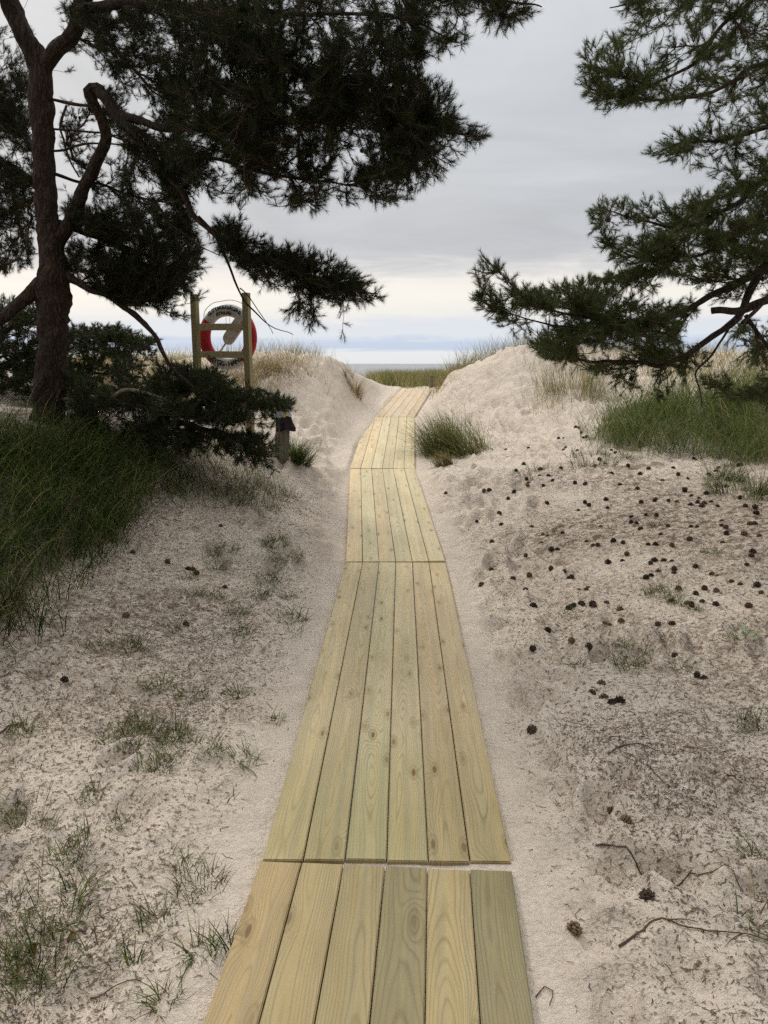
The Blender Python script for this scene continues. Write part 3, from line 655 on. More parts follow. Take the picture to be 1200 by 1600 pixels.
def needles(P0, D, Ls_, per, nl, colbase, width, rng):
    """needles along shoots: start P0, dir D, length Ls_"""
    n = len(P0); i = np.repeat(np.arange(n), per); t_ = rng.uniform(.0, 1.0, n*per)**.85
    ref = unit(rng.normal(0, 1, (n*per, 3))); Dn = D[i]; pr = unit(ref-Dn*(ref*Dn).sum(1)[:, None])
    ang = rng.uniform(.45, 1.2, n*per)*(1-.4*t_)
    nd = unit(Dn*np.cos(ang)[:, None]+pr*np.sin(ang)[:, None]+np.array([0, 0, .12]))
    base = P0[i]+Dn*(t_*Ls_[i])[:, None]; ln = nl*rng.uniform(.65, 1.15, n*per)
    sd = unit(np.cross(nd, rng.normal(0, 1, (n*per, 3))))*(width/2)
    V = np.stack([base-sd, base+sd, base+nd*ln[:, None]], 1).reshape(-1, 3)
    shade = rng.uniform(.75, 1.3, n)[i]*rng.uniform(.8, 1.2, n*per)
    c_ = colbase*shade[:, None]; old = rng.uniform(0, 1, n*per) < .03; c_[old] = np.array([.16, .10, .05])
    return V, np.arange(n*per*3).reshape(-1, 3), np.repeat(c_, 3, 0)

# hanging cone / ground cone meshes
def cone_mesh(name, length, rad, open_, nsc, seed):
    r_ = random.Random(seed); bm = bmesh.new()
    for k_ in range(nsc):
        u = (k_+.5)/nsc; a = k_*2.39996+r_.uniform(-.1, .1)
        z0 = -length*.5+u*length*.82; rr_ = rad*(math.sin(math.pi*min(.98, .22+u*.78))**.7)*(1 if u < .75 else 1.0)
        tilt = (.2+open_*(1-.35*u))*1.0
        outd = Vector((math.cos(a), math.sin(a), 0)); up = Vector((0, 0, 1)); side = outd.cross(up)
        dirv = (outd*math.cos(.9-tilt*.6)+up*math.sin(.9-tilt*.6)).normalized(); nrm = side.cross(dirv)
        base = up*z0; ln = rr_*1.0; w0 = rad*.16; w1 = rad*.27*(1.1-.5*u)
        tip = base+dirv*ln; mid = base+dirv*ln*.72; th = rad*.07
        vs = []
        for (c_, ww, tt) in ((base, w0, th), (mid, w1, th), (tip, w1*.62, th*2.2)):
            for s1 in (-1, 1):
                for s2 in (-1, 1): vs.append(bm.verts.new(c_+side*ww*s1+nrm*tt*s2))
        for o_ in (0, 4):
            for (p, q_) in ((0, 1), (1, 3), (3, 2), (2, 0)): bm.faces.new((vs[o_+p], vs[o_+q_], vs[o_+4+q_], vs[o_+4+p]))
        bm.faces.new((vs[8], vs[9], vs[11], vs[10]))
    bmesh.ops.create_cone(bm, cap_ends=True, segments=7, radius1=rad*.3, radius2=rad*.12, depth=length*.85)
    bmesh.ops.recalc_face_normals(bm, faces=bm.faces)
    me = bpy.data.meshes.new(name); bm.to_mesh(me); bm.free(); me.materials.append(m_cone); return me
CONES = [cone_mesh('pine_cone', .042, .0245, 1.2, 30, 1), cone_mesh('pine_cone', .038, .022, .9, 32, 2), cone_mesh('pine_cone', .047, .022, .6, 38, 3), cone_mesh('pine_cone', .036, .025, 1.35, 26, 4)]
HCONES = [cone_mesh('cone', .045, .017, .3, 24, 5), cone_mesh('cone', .04, .018, .6, 22, 6)]

class Pine:
    def __init__(s, loc, label, seed, needle_col, base='pine_tree'):
        s.rng = np.random.default_rng(seed); s.root = empty(base, loc); s.loc = np.array(loc, float)
        tag(s.root, label, 'tree'); s.nodes = []; s.par = []; s.limb = []; s.D = []; s.col = np.array(needle_col); s.sh = []; s.segs = []; s.tips = []; s.dens = 1.75; s.gap = -.02
    def add_limb(s, pts, name='branch', mat=None, sides=10, rough=.25, grow=True, world=False):
        P = np.array([np.r_[(at(*p[:3]) if not world else p[:3]), p[3]] for p in pts])
        path = catmull(P, .05 if name != 'trunk' else .04)
        if name != 'trunk':
            k_ = np.arange(len(path)); env = np.minimum(1, k_/6)[:, None]
            wob_ = np.c_[vnoise(k_*.23, k_*0, s.rng.integers(99)), vnoise(k_*.23, k_*0, s.rng.integers(99)), vnoise(k_*.23, k_*0, s.rng.integers(99))]*.05*env
            path[:, :3] += wob_
        path[:, 3] = np.maximum(path[:, 3], .002)
        V, F = tube(path[:, :3]-s.loc, path[:, 3], sides, rough, True, int(s.rng.integers(99)))
        o = quads_to_obj(name, V, F, mat or m_bark, s.root)
        if grow:
            b0 = len(s.nodes)
            for i in range(len(path)):
                s.nodes.append(path[i, :3]); s.par.append(-1 if i == 0 else b0+i-1); s.limb.append(True)
                s.D.append(unit(path[min(i+1, len(path)-1), :3]-path[max(i-1, 0), :3]))
        return o
    def region(s, poly, yr, n):
        poly = np.array(poly, float); lo = poly.min(0); hi_ = poly.max(0); out = []
        n = int(n*s.dens)
        tries = 0
        while len(out) < n and tries < n*14:
            q = s.rng.uniform(lo, hi_)
            if in_poly(q[None], poly)[0]:
                tries += 1
                p = at(q[0], q[1], s.rng.uniform(*yr))
                if tries < n*8 and float(vnoise(p[0]*5.0+p[1]*.5, p[2]*6.5-p[1]*.4, 7)+.6*vnoise(p[0]*11+p[1], p[2]*13, 8)) < s.gap: continue
                out.append(p)
        s.tips += out
    def ellipsoid(s, c_, r_, n, avoid=True):
        k_ = 0
        while k_ < n:
            v_ = s.rng.normal(0, 1, 3); v_ /= np.linalg.norm(v_); p = np.array(c_)+v_*np.array(r_)*s.rng.uniform(.35, 1)
            if avoid:
                pp = project(p)[0]
                if p[1] > 0 and -30 < pp[0] < 1230 and -10 < pp[1] < 1610: k_ += .2; continue
            s.tips.append(p); k_ += 1
    def grow(s, spacing=.10, shoot_n=(3, 6), per=42, nl=.05, width=.0026, maxlen=2.2, droop=.0):
        T = np.array(s.tips); rng = s.rng
        cap = 200000; N = np.zeros((cap, 3), np.float32); n0 = len(s.nodes); N[:n0] = s.nodes
        order = np.argsort([np.min(((N[:n0]-p)**2).sum(1)) for p in T])
        cnt = n0; par = list(s.par); limb = list(s.limb); D = list(s.D); kids_end = []
        placed = np.zeros((len(T), 3), np.float32); npl = 0
        for j in order:
            p = T[j]
            if npl and ((placed[:npl]-p)**2).sum(1).min() < spacing**2: continue
            d2 = ((N[:cnt]-p)**2).sum(1); k_ = int(d2.argmin()); dist = math.sqrt(d2[k_])
            if dist > maxlen: continue
            # prefer a node a bit upstream so that twigs fork at sharp angles
            up = int(rng.integers(1, 5)); kk_ = k_
            for _ in range(up):
                if par[kk_] >= 0: kk_ = par[kk_]
            k_ = kk_; a = N[k_].astype(float); L = np.linalg.norm(p-a)
            if L < .04: continue
            d0 = unit(D[k_]); d1 = unit(unit(p-a)+.5*d0+np.array([0, 0, .25-droop])+rng.normal(0, .15, 3))
            c1 = a+unit(.75*d0+unit(p-a)+rng.normal(0, .2, 3))*L*.38; c2 = p-d1*L*.33
            m_ = max(2, int(L/.055)); prev = k_; pp = a
            for q in range(1, m_+1):
                u = q/m_; b_ = (1-u)**3*a+3*u*(1-u)**2*c1+3*u*u*(1-u)*c2+u**3*p
                if q < m_: b_ = b_+rng.normal(0, .006, 3)
                N[cnt] = b_; par.append(prev); limb.append(False); D.append(unit(b_-pp)); pp = b_; prev = cnt; cnt += 1
            kids_end.append(prev); placed[npl] = p; npl += 1
            if cnt > cap-200: break
        N = N[:cnt].astype(float); par = np.array(par); limb = np.array(limb); D = np.array(D)
        load = np.zeros(cnt)
        for e in kids_end: load[e] += 1
        for i in range(cnt-1, -1, -1):
            if par[i] >= 0 and not limb[i]: load[par[i]] += load[i]
        idx = np.where(~limb)[0]; pr = par[idx]
        rb = .0018*np.maximum(load[idx], 1)**.48; ra = np.where(limb[pr], rb*1.1, .0018*np.maximum(load[pr], 1)**.48)
        A = [N[pr]]; B = [N[idx]]; RA = [ra]; RB = [rb]
        # needle-bearing shoots at and before each tip
        S0 = []; SD = []; SL = []
        for e in kids_end:
            q = e; chain = [e]
            for _ in range(5):
                if par[q] >= 0 and not limb[par[q]]: q = par[q]; chain.append(q)
            S0.append(N[e]-D[e]*.02); SD.append(unit(D[e]+rng.normal(0, .12, 3)+np.array([0, 0, .1]))); SL.append(rng.uniform(.06, .10))
            for _ in range(rng.integers(*shoot_n)):
                b_ = chain[min(len(chain)-1, int(rng.integers(0, 5)))]
                sd = unit(D[b_]*.9+unit(rng.normal(0, 1, 3))*.95+np.array([0, 0, .22])); S0.append(N[b_]); SD.append(sd); SL.append(rng.uniform(.035, .09))
        S0 = np.array(S0); SD = np.array(SD); SL = np.array(SL)
        A.append(S0); B.append(S0+SD*SL[:, None]); RA.append(np.full(len(S0), .0022)); RB.append(np.full(len(S0), .0014))
        A = np.concatenate(A); B = np.concatenate(B); V, F = edges_mesh(A-s.loc, B-s.loc, np.concatenate(RA), np.concatenate(RB), 4)
        tw = mesh_np('twigs', V, F, m_twig, True, parent=s.root); tw['kind'] = 'stuff'
        V, F, K = needles(S0-s.loc, SD, SL, per, nl, s.col, width, rng)
        cr = mesh_np('crown', V, F, m_needle, False, K, parent=s.root)
        s.S0 = S0; s.SD = SD; s.N = N; s.idx = idx; s.kids = np.array(kids_end)
        print('pine', len(kids_end), 'tips', len(V)//3, 'needles')
    def cones(s, n):
        pr = project(s.S0); ok = np.where((pr[:, 0] > 0) & (pr[:, 0] < 1200) & (pr[:, 1] > 0) & (pr[:, 1] < 740) & (s.S0[:, 1] > 1))[0]
        s.rng.shuffle(ok)
        for j in ok[:n]:
            o = bpy.data.objects.new('cone', HCONES[int(s.rng.integers(2))]); C.objects.link(o); o.parent = s.root
            o.location = s.S0[j]-s.loc+s.rng.normal(0, .012, 3)-np.array([0, 0, .02]); o.rotation_euler = (math.pi+s.rng.normal(0, .5), s.rng.normal(0, .5), 0); o.color = (.11, .08, .06, 1)
            sc2 = s.rng.uniform(.85, 1.25); o.scale = (sc2,)*3

# ---- big left pine
gz = H([-3.2], [7.3], False)[0]
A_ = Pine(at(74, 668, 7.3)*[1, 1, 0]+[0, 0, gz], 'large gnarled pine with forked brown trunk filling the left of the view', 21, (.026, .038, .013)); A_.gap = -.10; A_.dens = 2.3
A_.add_limb([(68, 715, 7.3, .24), (72, 680, 7.3, .185), (76, 640, 7.3, .148), (82, 560, 7.3, .135), (85, 480, 7.3, .138), (84, 430, 7.3, .134), (77, 360, 7.3, .104), (70, 300, 7.3, .092), (67, 220, 7.3, .094), (64, 150, 7.3, .102), (60, 100, 7.3, .096), (40, 60, 7.25, .082), (18, 10, 7.2, .074), (-20, -90, 7.1, .08), (-40, -260, 7, .06), (-20, -420, 7, .03)], 'trunk', None, 18, .35)
LA = [
 ([(62, 115, 7.3, .09), (92, 75, 7.2, .082), (112, 50, 7.15, .08), (124, 15, 7.1, .075), (150, -40, 7, .065), (220, -170, 6.7, .05), (300, -300, 6.4, .03)], None),
 ([(86, 385, 7.3, .08), (112, 340, 7.25, .078), (138, 285, 7.2, .072), (156, 235, 7.15, .066), (163, 195, 7.1, .062), (152, 165, 7.05, .062), (142, 142, 7.0, .066), (150, 132, 7.0, .05), (163, 150, 7, .05)], None),
 ([(148, 140, 7, .055), (170, 158, 6.95, .055), (195, 180, 6.85, .05), (235, 196, 6.7, .038), (290, 203, 6.5, .03), (345, 199, 6.4, .022), (385, 178, 6.3, .013), (440, 160, 6.2, .007)], None),
 ([(150, 138, 7, .05), (175, 172, 6.9, .052), (210, 212, 6.8, .048), (243, 252, 6.65, .042), (278, 292, 6.5, .036), (310, 340, 6.4, .03), (360, 382, 6.3, .024), (430, 410, 6.15, .017), (500, 436, 6.0, .012), (560, 455, 5.9, .008), (592, 461, 5.85, .004)], None),
 ([(180, 178, 6.9, .035), (255, 232, 6.6, .028), (340, 250, 6.3, .02), (450, 278, 6.1, .012), (560, 290, 5.9, .006)], None),
 ([(120, 15, 7.1, .06), (240, 2, 6.6, .05), (330, 28, 6.3, .04), (390, 58, 6.1, .03), (470, 110, 5.9, .02), (560, 165, 5.7, .012), (660, 205, 5.55, .008), (740, 216, 5.45, .004)], None),
 ([(335, 30, 6.3, .03), (400, 20, 6.1, .025), (520, 22, 5.8, .016), (620, 32, 5.6, .011), (715, 62, 5.4, .004)], None),
 ([(150, -40, 7, .05), (320, -55, 6.4, .04), (500, -50, 5.9, .028), (690, -25, 5.4, .015), (800, 0, 5.2, .008), (850, 12, 5.1, .004)], None),
 ([(130, 10, 7.0, .022), (165, 50, 6.9, .02), (205, 112, 6.8, .016), (262, 150, 6.7, .012), (325, 200, 6.6, .008)], None),
 ([(78, 430, 7.3, .09), (55, 450, 7.25, .08), (20, 480, 7.15, .072), (-30, 508, 7, .062), (-120, 520, 6.9, .05), (-260, 470, 6.8, .03)], None),
 ([(96, 425, 7.3, .05), (130, 445, 7.2, .042), (165, 462, 7.1, .037), (205, 490, 7, .033), (240, 525, 6.9, .028), (262, 560, 6.8, .021), (300, 602, 6.65, .013), (345, 640, 6.5, .006)], None),
 ([(90, 622, 7.3, .032), (140, 624, 7.2, .03), (170, 622, 7.15, .029), (195, 612, 7.1, .028), (232, 614, 7, .02), (275, 630, 6.9, .01)], 'pale'),
 ([(80, 155, 7.3, .02), (110, 162, 7.2, .02), (140, 167, 7.05, .018)], None),
 ([(78, 202, 7.3, .011), (115, 205, 7.2, .011), (150, 210, 7.15, .01), (230, 230, 6.9, .006)], None),
 ([(78, 236, 7.3, .013), (112, 232, 7.2, .012), (150, 226, 7.15, .01), (210, 232, 7.0, .006)], None),
 ([(104, 165, 7.25, .012), (98, 195, 7.2, .011), (104, 240, 7.2, .01), (125, 280, 7.2, .009)], None),
 ([(80, 270, 7.3, .02), (125, 282, 7.5, .018), (200, 300, 7.7, .014), (280, 320, 7.8, .008)], None),
 ([(86, 345, 7.3, .04), (150, 372, 7.7, .032), (220, 400, 7.9, .022), (300, 440, 8.1, .01)], None),
 ([(66, 300, 7.4, .05), (20, 262, 7.8, .04), (-60, 220, 8.1, .03), (-160, 160, 8.2, .02)], None),
 ([(66, 250, 7.4, .04), (10, 180, 7.9, .03), (-50, 140, 8.3, .02)], None),
 ([(310, 338, 6.4, .018), (340, 372, 6.5, .015), (362, 420, 6.5, .011), (385, 470, 6.5, .008), (420, 505, 6.45, .005), (462, 524, 6.4, .003)], 'dead'),
 ([(240, 310, 6.9, .012), (262, 345, 6.8, .01), (300, 375, 6.7, .007), (345, 398, 6.6, .004)], 'dead'),
 ([(375, 450, 6.5, .006), (400, 480, 6.45, .004), (425, 520, 6.4, .002)], 'dead'),
]
for pts, k_ in LA: pts = [(*p[:3], p[3]*(.74 if p[3] > .012 else .9)) for p in pts]; A_.add_limb(pts, 'branch', m_pale if k_ == 'pale' else None, 12 if pts[0][3] > .03 else 6, .38, k_ != 'dead')
A_.region([(300, 60), (620, 60), (690, 190), (640, 275), (520, 295), (430, 325), (330, 315), (260, 250), (240, 150)], (5.2, 7.3), 620)
A_.region([(330, 90), (560, 80), (600, 190), (480, 240), (330, 200)], (5.6, 7.3), 260)
A_.region([(90, 10), (330, 5), (300, 330), (190, 330), (175, 100)], (6.3, 7.9), 330)
A_.region([(90, 60), (180, 100), (190, 330), (100, 330)], (7.5, 8.4), 40)
A_.region([(200, -40), (740, -40), (725, 70), (640, 100), (300, 70)], (5.0, 6.8), 250)
A_.region([(700, -50), (860, -30), (850, 15), (790, 42), (720, 20)], (4.8, 5.4), 34)
A_.region([(600, 90), (690, 140), (710, 170), (755, 215), (700, 255), (640, 305), (590, 312), (600, 200)], (5.1, 6.1), 130)
A_.region([(330, 330), (430, 380), (520, 408), (592, 452), (598, 468), (540, 478), (480, 462), (400, 440), (340, 390)], (5.7, 6.6), 200)
A_.region([(400, 300), (540, 300), (640, 312), (520, 318), (430, 335)], (5.7, 6.4), 20)
A_.region([(460, 465), (545, 515), (520, 525), (450, 488)], (5.8, 6.2), 14)
A_.region([(100, 320), (300, 330), (320, 420), (290, 460), (200, 480), (110, 430)], (6.9, 8.4), 560)
A_.region([(-90, 120), (52, 120), (52, 330), (50, 420), (-90, 440)], (7.4, 9), 420)
A_.region([(200, 470), (300, 430), (330, 470), (290, 500)], (6.8, 7.6), 24)
A_.ellipsoid((-2.6, 6.8, 6.6), (3.3, 2.8, 1.7), 520); A_.ellipsoid((-6.2, 6.8, 4.2), (1.8, 2.2, 1.8), 200); A_.ellipsoid((-3.3, 4.4, 5.0), (2.4, 2.4, 1.0), 420); A_.ellipsoid((-5.2, 5.2, 3.4), (1.5, 1.8, 1.2), 160)  # nearer out-of-frame crown parts added to shade the left ground
A_.region([(-60, 10), (50, 40), (50, 200), (-60, 200)], (7.8, 9), 90)
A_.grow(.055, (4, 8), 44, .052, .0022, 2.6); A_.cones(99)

# ---- second pine behind on the left
gz = H([-5.4], [9.6], False)[0]
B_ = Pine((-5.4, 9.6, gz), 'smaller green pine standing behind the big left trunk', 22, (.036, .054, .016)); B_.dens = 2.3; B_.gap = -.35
B_.add_limb([(-5.4, 9.6, gz-.1, .11), (-5.35, 9.6, gz+1, .09), (-5.2, 9.55, gz+2, .06), (-5.2, 9.5, gz+2.8, .03)], 'trunk', None, 10, .3, world=True)
for pts in ([(-40, 600, 9.6, .05), (30, 560, 9.6, .04), (110, 530, 9.5, .025), (190, 525, 9.3, .015), (245, 540, 9.2, .006)], [(-40, 640, 9.6, .05), (60, 640, 9.5, .03), (150, 640, 9.3, .02), (230, 660, 9.1, .01)], [(-30, 540, 9.6, .04), (20, 510, 9.5, .02), (60, 490, 9.4, .01)], [(20, 570, 9.6, .03), (120, 580, 9.4, .02), (220, 590, 9.2, .01)]):
    B_.add_limb(pts, 'branch', None, 6, .2)
B_.region([(-60, 500), (60, 470), (105, 508), (180, 510), (250, 530), (240, 560), (290, 600), (300, 700), (-60, 710)], (8.5, 10.3), 800)
B_.region([(110, 510), (180, 508), (250, 530), (200, 560), (120, 570)], (8.8, 9.6), 110)
B_.region([(-40, 560), (115, 560), (115, 680), (-40, 680)], (8.3, 10), 200); B_.region([(-40, 470), (60, 470), (60, 560), (-40, 560)], (8.5, 10), 90)
B_.ellipsoid((-6.6, 9.6, 3.4), (1.4, 1.4, 1.2), 120)
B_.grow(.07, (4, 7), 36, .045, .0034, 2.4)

# ---- low spreading pine in front of the life ring stand
q = hit(300, 735); gz = q[2]
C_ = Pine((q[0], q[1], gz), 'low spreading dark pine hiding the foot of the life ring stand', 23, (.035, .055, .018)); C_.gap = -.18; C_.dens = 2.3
C_.add_limb([(q[0]-.3, q[1], gz-.1, .06), (q[0]-.35, q[1], gz+.25, .05), (q[0]-.2, q[1]-.05, gz+.5, .04), (q[0]+.1, q[1]-.1, gz+.65, .025)], 'trunk', None, 8, .3, world=True)
for pts in ([(268, 650, 7.0, .035), (310, 630, 6.95, .03), (360, 622, 6.9, .02), (410, 628, 6.85, .012), (455, 634, 6.8, .005)], [(262, 660, 7.0, .035), (320, 670, 6.95, .025), (380, 690, 6.9, .015), (425, 715, 6.85, .006)], [(262, 650, 7.0, .03), (220, 620, 7.1, .025), (190, 590, 7.2, .012)], [(290, 620, 6.95, .02), (320, 590, 7.2, .014), (335, 575, 7.4, .006)], [(240, 660, 7.0, .03), (180, 680, 7.0, .02), (120, 660, 7.1, .01)]):
    C_.add_limb(pts, 'branch', None, 6, .2)
for pl, yr, n in (([(300, 575), (385, 600), (458, 628), (455, 642), (380, 640), (300, 612)], (6.4, 7.6), 120), ([(180, 560), (300, 575), (320, 608), (250, 615), (170, 598)], (6.8, 8.0), 110),
                  ([(230, 622), (380, 640), (440, 652), (430, 668), (330, 662), (220, 645)], (6.3, 7.6), 110), ([(320, 675), (430, 682), (428, 735), (390, 728), (330, 705)], (6.4, 7.2), 80),
                  ([(200, 658), (330, 678), (320, 715), (240, 700)], (6.5, 7.6), 70), ([(105, 585), (200, 598), (215, 640), (110, 640)], (6.8, 8.0), 110), ([(110, 650), (200, 655), (220, 690), (110, 680)], (6.8, 7.6), 60)):
    C_.region(pl, yr, n)
C_.region([(100, 600), (240, 590), (245, 690), (100, 690)], (6.8, 8.0), 130)
C_.region([(305, 590), (325, 562), (345, 575), (350, 600)], (7.2, 7.6), 14)
C_.region([(430, 628), (458, 630), (455, 640), (430, 642)], (6.7, 6.9), 6)
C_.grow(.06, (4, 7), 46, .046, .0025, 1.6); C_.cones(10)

# ---- right pine, trunk just outside the frame
gz = H([4.35], [6.6], False)[0]
D_ = Pine((4.35, 6.6, gz), 'pine reaching in from the right with green needles and reddish boughs', 24, (.075, .104, .033)); D_.gap = -.06; D_.dens = 1.8  # needle colour lifted to stand in for stronger open-sky light
D_.add_limb([(4.45, 6.6, gz-.15, .21), (4.35, 6.6, gz+.5, .17), (4.25, 6.6, gz+1.3, .16), (4.3, 6.6, gz+2.2, .15), (4.35, 6.5, gz+3.3, .13), (4.25, 6.4, gz+4.5, .10), (4.1, 6.4, gz+6, .06)], 'trunk', None, 14, .3, world=True)
LD_SCALE = .78
LD = [
 ([(1380, 430, 6.6, .06), (1290, 452, 6.4, .045), (1200, 470, 6.2, .042), (1150, 482, 6.15, .036), (1110, 487, 6.1, .034)], None),
 ([(1370, 330, 6.6, .07), (1270, 370, 6.5, .055), (1200, 412, 6.4, .048), (1172, 455, 6.35, .042), (1155, 498, 6.3, .036), (1115, 528, 6.2, .031), (1070, 555, 6.1, .026), (1010, 570, 6.0, .02), (930, 566, 5.9, .015), (860, 545, 5.8, .008)], None),
 ([(1215, 400, 6.4, .04), (1170, 436, 6.3, .034), (1105, 465, 6.2, .03), (1060, 487, 6.05, .024), (980, 500, 5.9, .018), (900, 492, 5.75, .013), (830, 470, 5.65, .008), (790, 432, 5.6, .005), (756, 398, 5.55, .003)], None),
 ([(1000, 498, 5.9, .015), (900, 515, 5.8, .012), (800, 490, 5.65, .006), (738, 462, 5.6, .003)], None),
 ([(1165, 492, 6.3, .024), (1190, 530, 6.25, .02), (1215, 580, 6.2, .014), (1190, 610, 6.1, .008), (1120, 615, 6.0, .004)], None),
 ([(1145, 505, 6.3, .014), (1118, 545, 6.2, .012), (1092, 573, 6.15, .011), (1094, 600, 6.1, .008), (1098, 640, 6.05, .004)], 'dead'),
 ([(1032, 568, 6.05, .006), (1042, 590, 6.0, .004), (1038, 606, 6.0, .003)], 'dead'),
 ([(1200, 462, 6.2, .02), (1180, 485, 6.1, .02), (1158, 505, 6.0, .018)], None),
 ([(1370, 200, 6.6, .06), (1280, 235, 6.4, .04), (1200, 275, 6.2, .027), (1150, 320, 6.1, .022), (1075, 350, 6.0, .015), (1000, 345, 5.9, .009), (935, 325, 5.8, .004)], None),
 ([(1210, 290, 6.2, .026), (1190, 330, 6.1, .024), (1160, 362, 6.0, .02), (1100, 395, 5.9, .014), (1000, 400, 5.8, .008), (935, 370, 5.7, .003)], None),
 ([(1370, 140, 6.6, .06), (1280, 160, 6.3, .04), (1200, 200, 6.1, .022), (1130, 215, 6.0, .015), (1060, 222, 5.9, .009), (1020, 243, 5.85, .004)], None),
 ([(1360, 20, 6.5, .06), (1280, 60, 6.2, .035), (1200, 95, 5.9, .022), (1100, 145, 5.7, .015), (1000, 152, 5.5, .01), (920, 140, 5.4, .004)], None),
 ([(1340, -100, 6.5, .06), (1240, -60, 6.1, .035), (1165, 5, 5.8, .02), (1090, 90, 5.6, .015), (1020, 130, 5.5, .01), (930, 100, 5.4, .004)], None),
 ([(1240, -60, 6.1, .03), (1120, -30, 5.7, .018), (1020, -5, 5.4, .01), (950, 8, 5.3, .004)], None),
]
for pts, k_ in LD: pts = [(*p[:3], p[3]*LD_SCALE) for p in pts]; D_.add_limb(pts, 'branch', None, 10 if pts[0][3] > .03 else 6, .2, k_ != 'dead')
D_.region([(940, -30), (1230, -30), (1230, 130), (1150, 165), (1000, 160), (945, 172), (902, 135), (912, 78), (960, 60), (1000, 40)], (5.1, 6.4), 230)
D_.region([(905, 130), (950, 85), (1000, 100), (1010, 160), (940, 172)], (5.2, 5.7), 40)
D_.region([(1015, 240), (1070, 200), (1130, 170), (1230, 140), (1230, 290), (1100, 280), (1060, 260)], (5.6, 6.6), 90)
D_.region([(926, 318), (1000, 312), (1100, 300), (1230, 260), (1230, 400), (1130, 425), (1050, 430), (990, 436), (930, 378)], (5.5, 6.9), 330)
D_.region([(800, 460), (850, 455), (950, 430), (1050, 425), (1150, 415), (1070, 480), (1050, 555), (950, 585), (850, 560), (810, 520)], (5.4, 6.8), 520)
D_.region([(735, 458), (752, 396), (790, 430), (830, 460), (810, 530), (770, 500)], (5.4, 5.8), 44)
D_.region([(950, 585), (1050, 600), (1040, 622), (960, 606)], (5.7, 6.2), 16)
D_.region([(1100, 590), (1220, 570), (1220, 625), (1110, 622)], (5.7, 6.4), 34)
D_.region([(1080, 395), (1230, 385), (1230, 465), (1120, 468)], (6.1, 7.1), 90); D_.region([(1130, 505), (1230, 500), (1230, 585), (1150, 560)], (6.4, 7.2), 40); D_.region([(1020, 560), (1120, 545), (1130, 590), (1040, 600)], (6.0, 6.6), 24)
D_.ellipsoid((5.3, 6.4, 5.0), (2.0, 2.2, 2.2), 260); D_.ellipsoid((3.4, 5.4, 5.9), (1.8, 1.8, .8), 160)
D_.grow(.065, (4, 7), 48, .047, .0023, 2.4); D_.cones(55)

# ---- unseen pines added behind and beside the viewer to darken trunk and foreground
F_w = Pine((-6.5, -3.5, H([-6.5], [-3.5], False)[0]), 'broad unseen pine added for shade behind the viewer, first on the left', 25, (.05, .08, .03))
fz = F_w.loc; fx, fy, fg = fz
F_w.add_limb([(fx, fy, fg-.1, .2), (fx+.1, fy, fg+2, .17), (fx, fy+.1, fg+4, .13), (fx+.1, fy, fg+6.5, .07), (fx, fy, fg+8, .03)], 'trunk', None, 10, .3, world=True)
for k_ in range(12):
    a = k_*2.4; zz_ = fg+1.9+k_*.45; L = 2.9-.12*k_
    F_w.add_limb([(fx, fy, zz_, .06), (fx+math.cos(a)*L*.5, fy+math.sin(a)*L*.5, zz_+.15, .04), (fx+math.cos(a)*L, fy+math.sin(a)*L, zz_+.5, .01)], 'branch', None, 5, .1, world=True)
F_w.ellipsoid((fx, fy, fg+4.7), (3.3, 3.3, 3.3), 1500, False); F_w.grow(.16, (5, 8), 30, .075, .010, 3.5)
for i, (x_, y_, rz_, sc2, lb) in enumerate(((-2.4, -6.5, 1, 1.05, 'tall unseen pine added for shade behind the viewer, second from the left'), (2.8, -6, 2.2, 1, 'unseen pine added for shade behind the viewer, right of the path'), (7.0, -2.5, 3.3, 1.1, 'wide unseen pine added for shade to the right behind the viewer'), (7.6, 2.6, 4.1, .95, 'unseen pine added for shade right of the right sand bank'), (-6.0, .9, 5.0, .92, 'unseen pine added for shade left of the grass mass'))):
    r2 = F_w.root.copy(); C.objects.link(r2); r2.location = (x_, y_, H([x_], [y_], False)[0]); r2.rotation_euler = (0, 0, rz_); r2.scale = (sc2,)*3; r2['label'] = lb
    for ch in F_w.root.children:
        c2 = ch.copy(); C.objects.link(c2); c2.parent = r2

# ------------------------------------------------------------------ pine cones on the sand
c6 = [(335,193),(401,217),(303,232),(290,20),(367,39),(360,8),(338,104),(497,70),(512,79),(558,70),(492,96),(523,125),(541,117),(633,90),(653,110),(746,100),(825,100),(745,150),(700,158),(833,160),(857,192),(908,193),(899,156),(873,153),(972,173),(955,87),(901,104),(887,50),(862,70),(851,12),(817,12),(790,32),(803,47),(772,30),(775,13),(960,46),(978,51),(1056,25),(1066,57),(1067,71),(1056,95),(1122,76),(1143,43),(1157,42),(1163,12),(1172,82),(1153,127),(1133,159),(1085,215),(1112,225),(1166,233),(1021,197),(1041,201),(920,243),(973,258),(562,193),(578,208),(600,201),(609,241),(633,243),(638,229),(817,218),(585,290),(616,287),(856,354),(947,290),(961,302),(510,382),(586,411),(704,363),(688,360),(740,305),(743,347),(463,449),(635,457),(976,513),(1001,515),(652,561),(682,541),(688,577),(712,592),(737,588),(908,450),(900,350),(466,690),(760,135)]
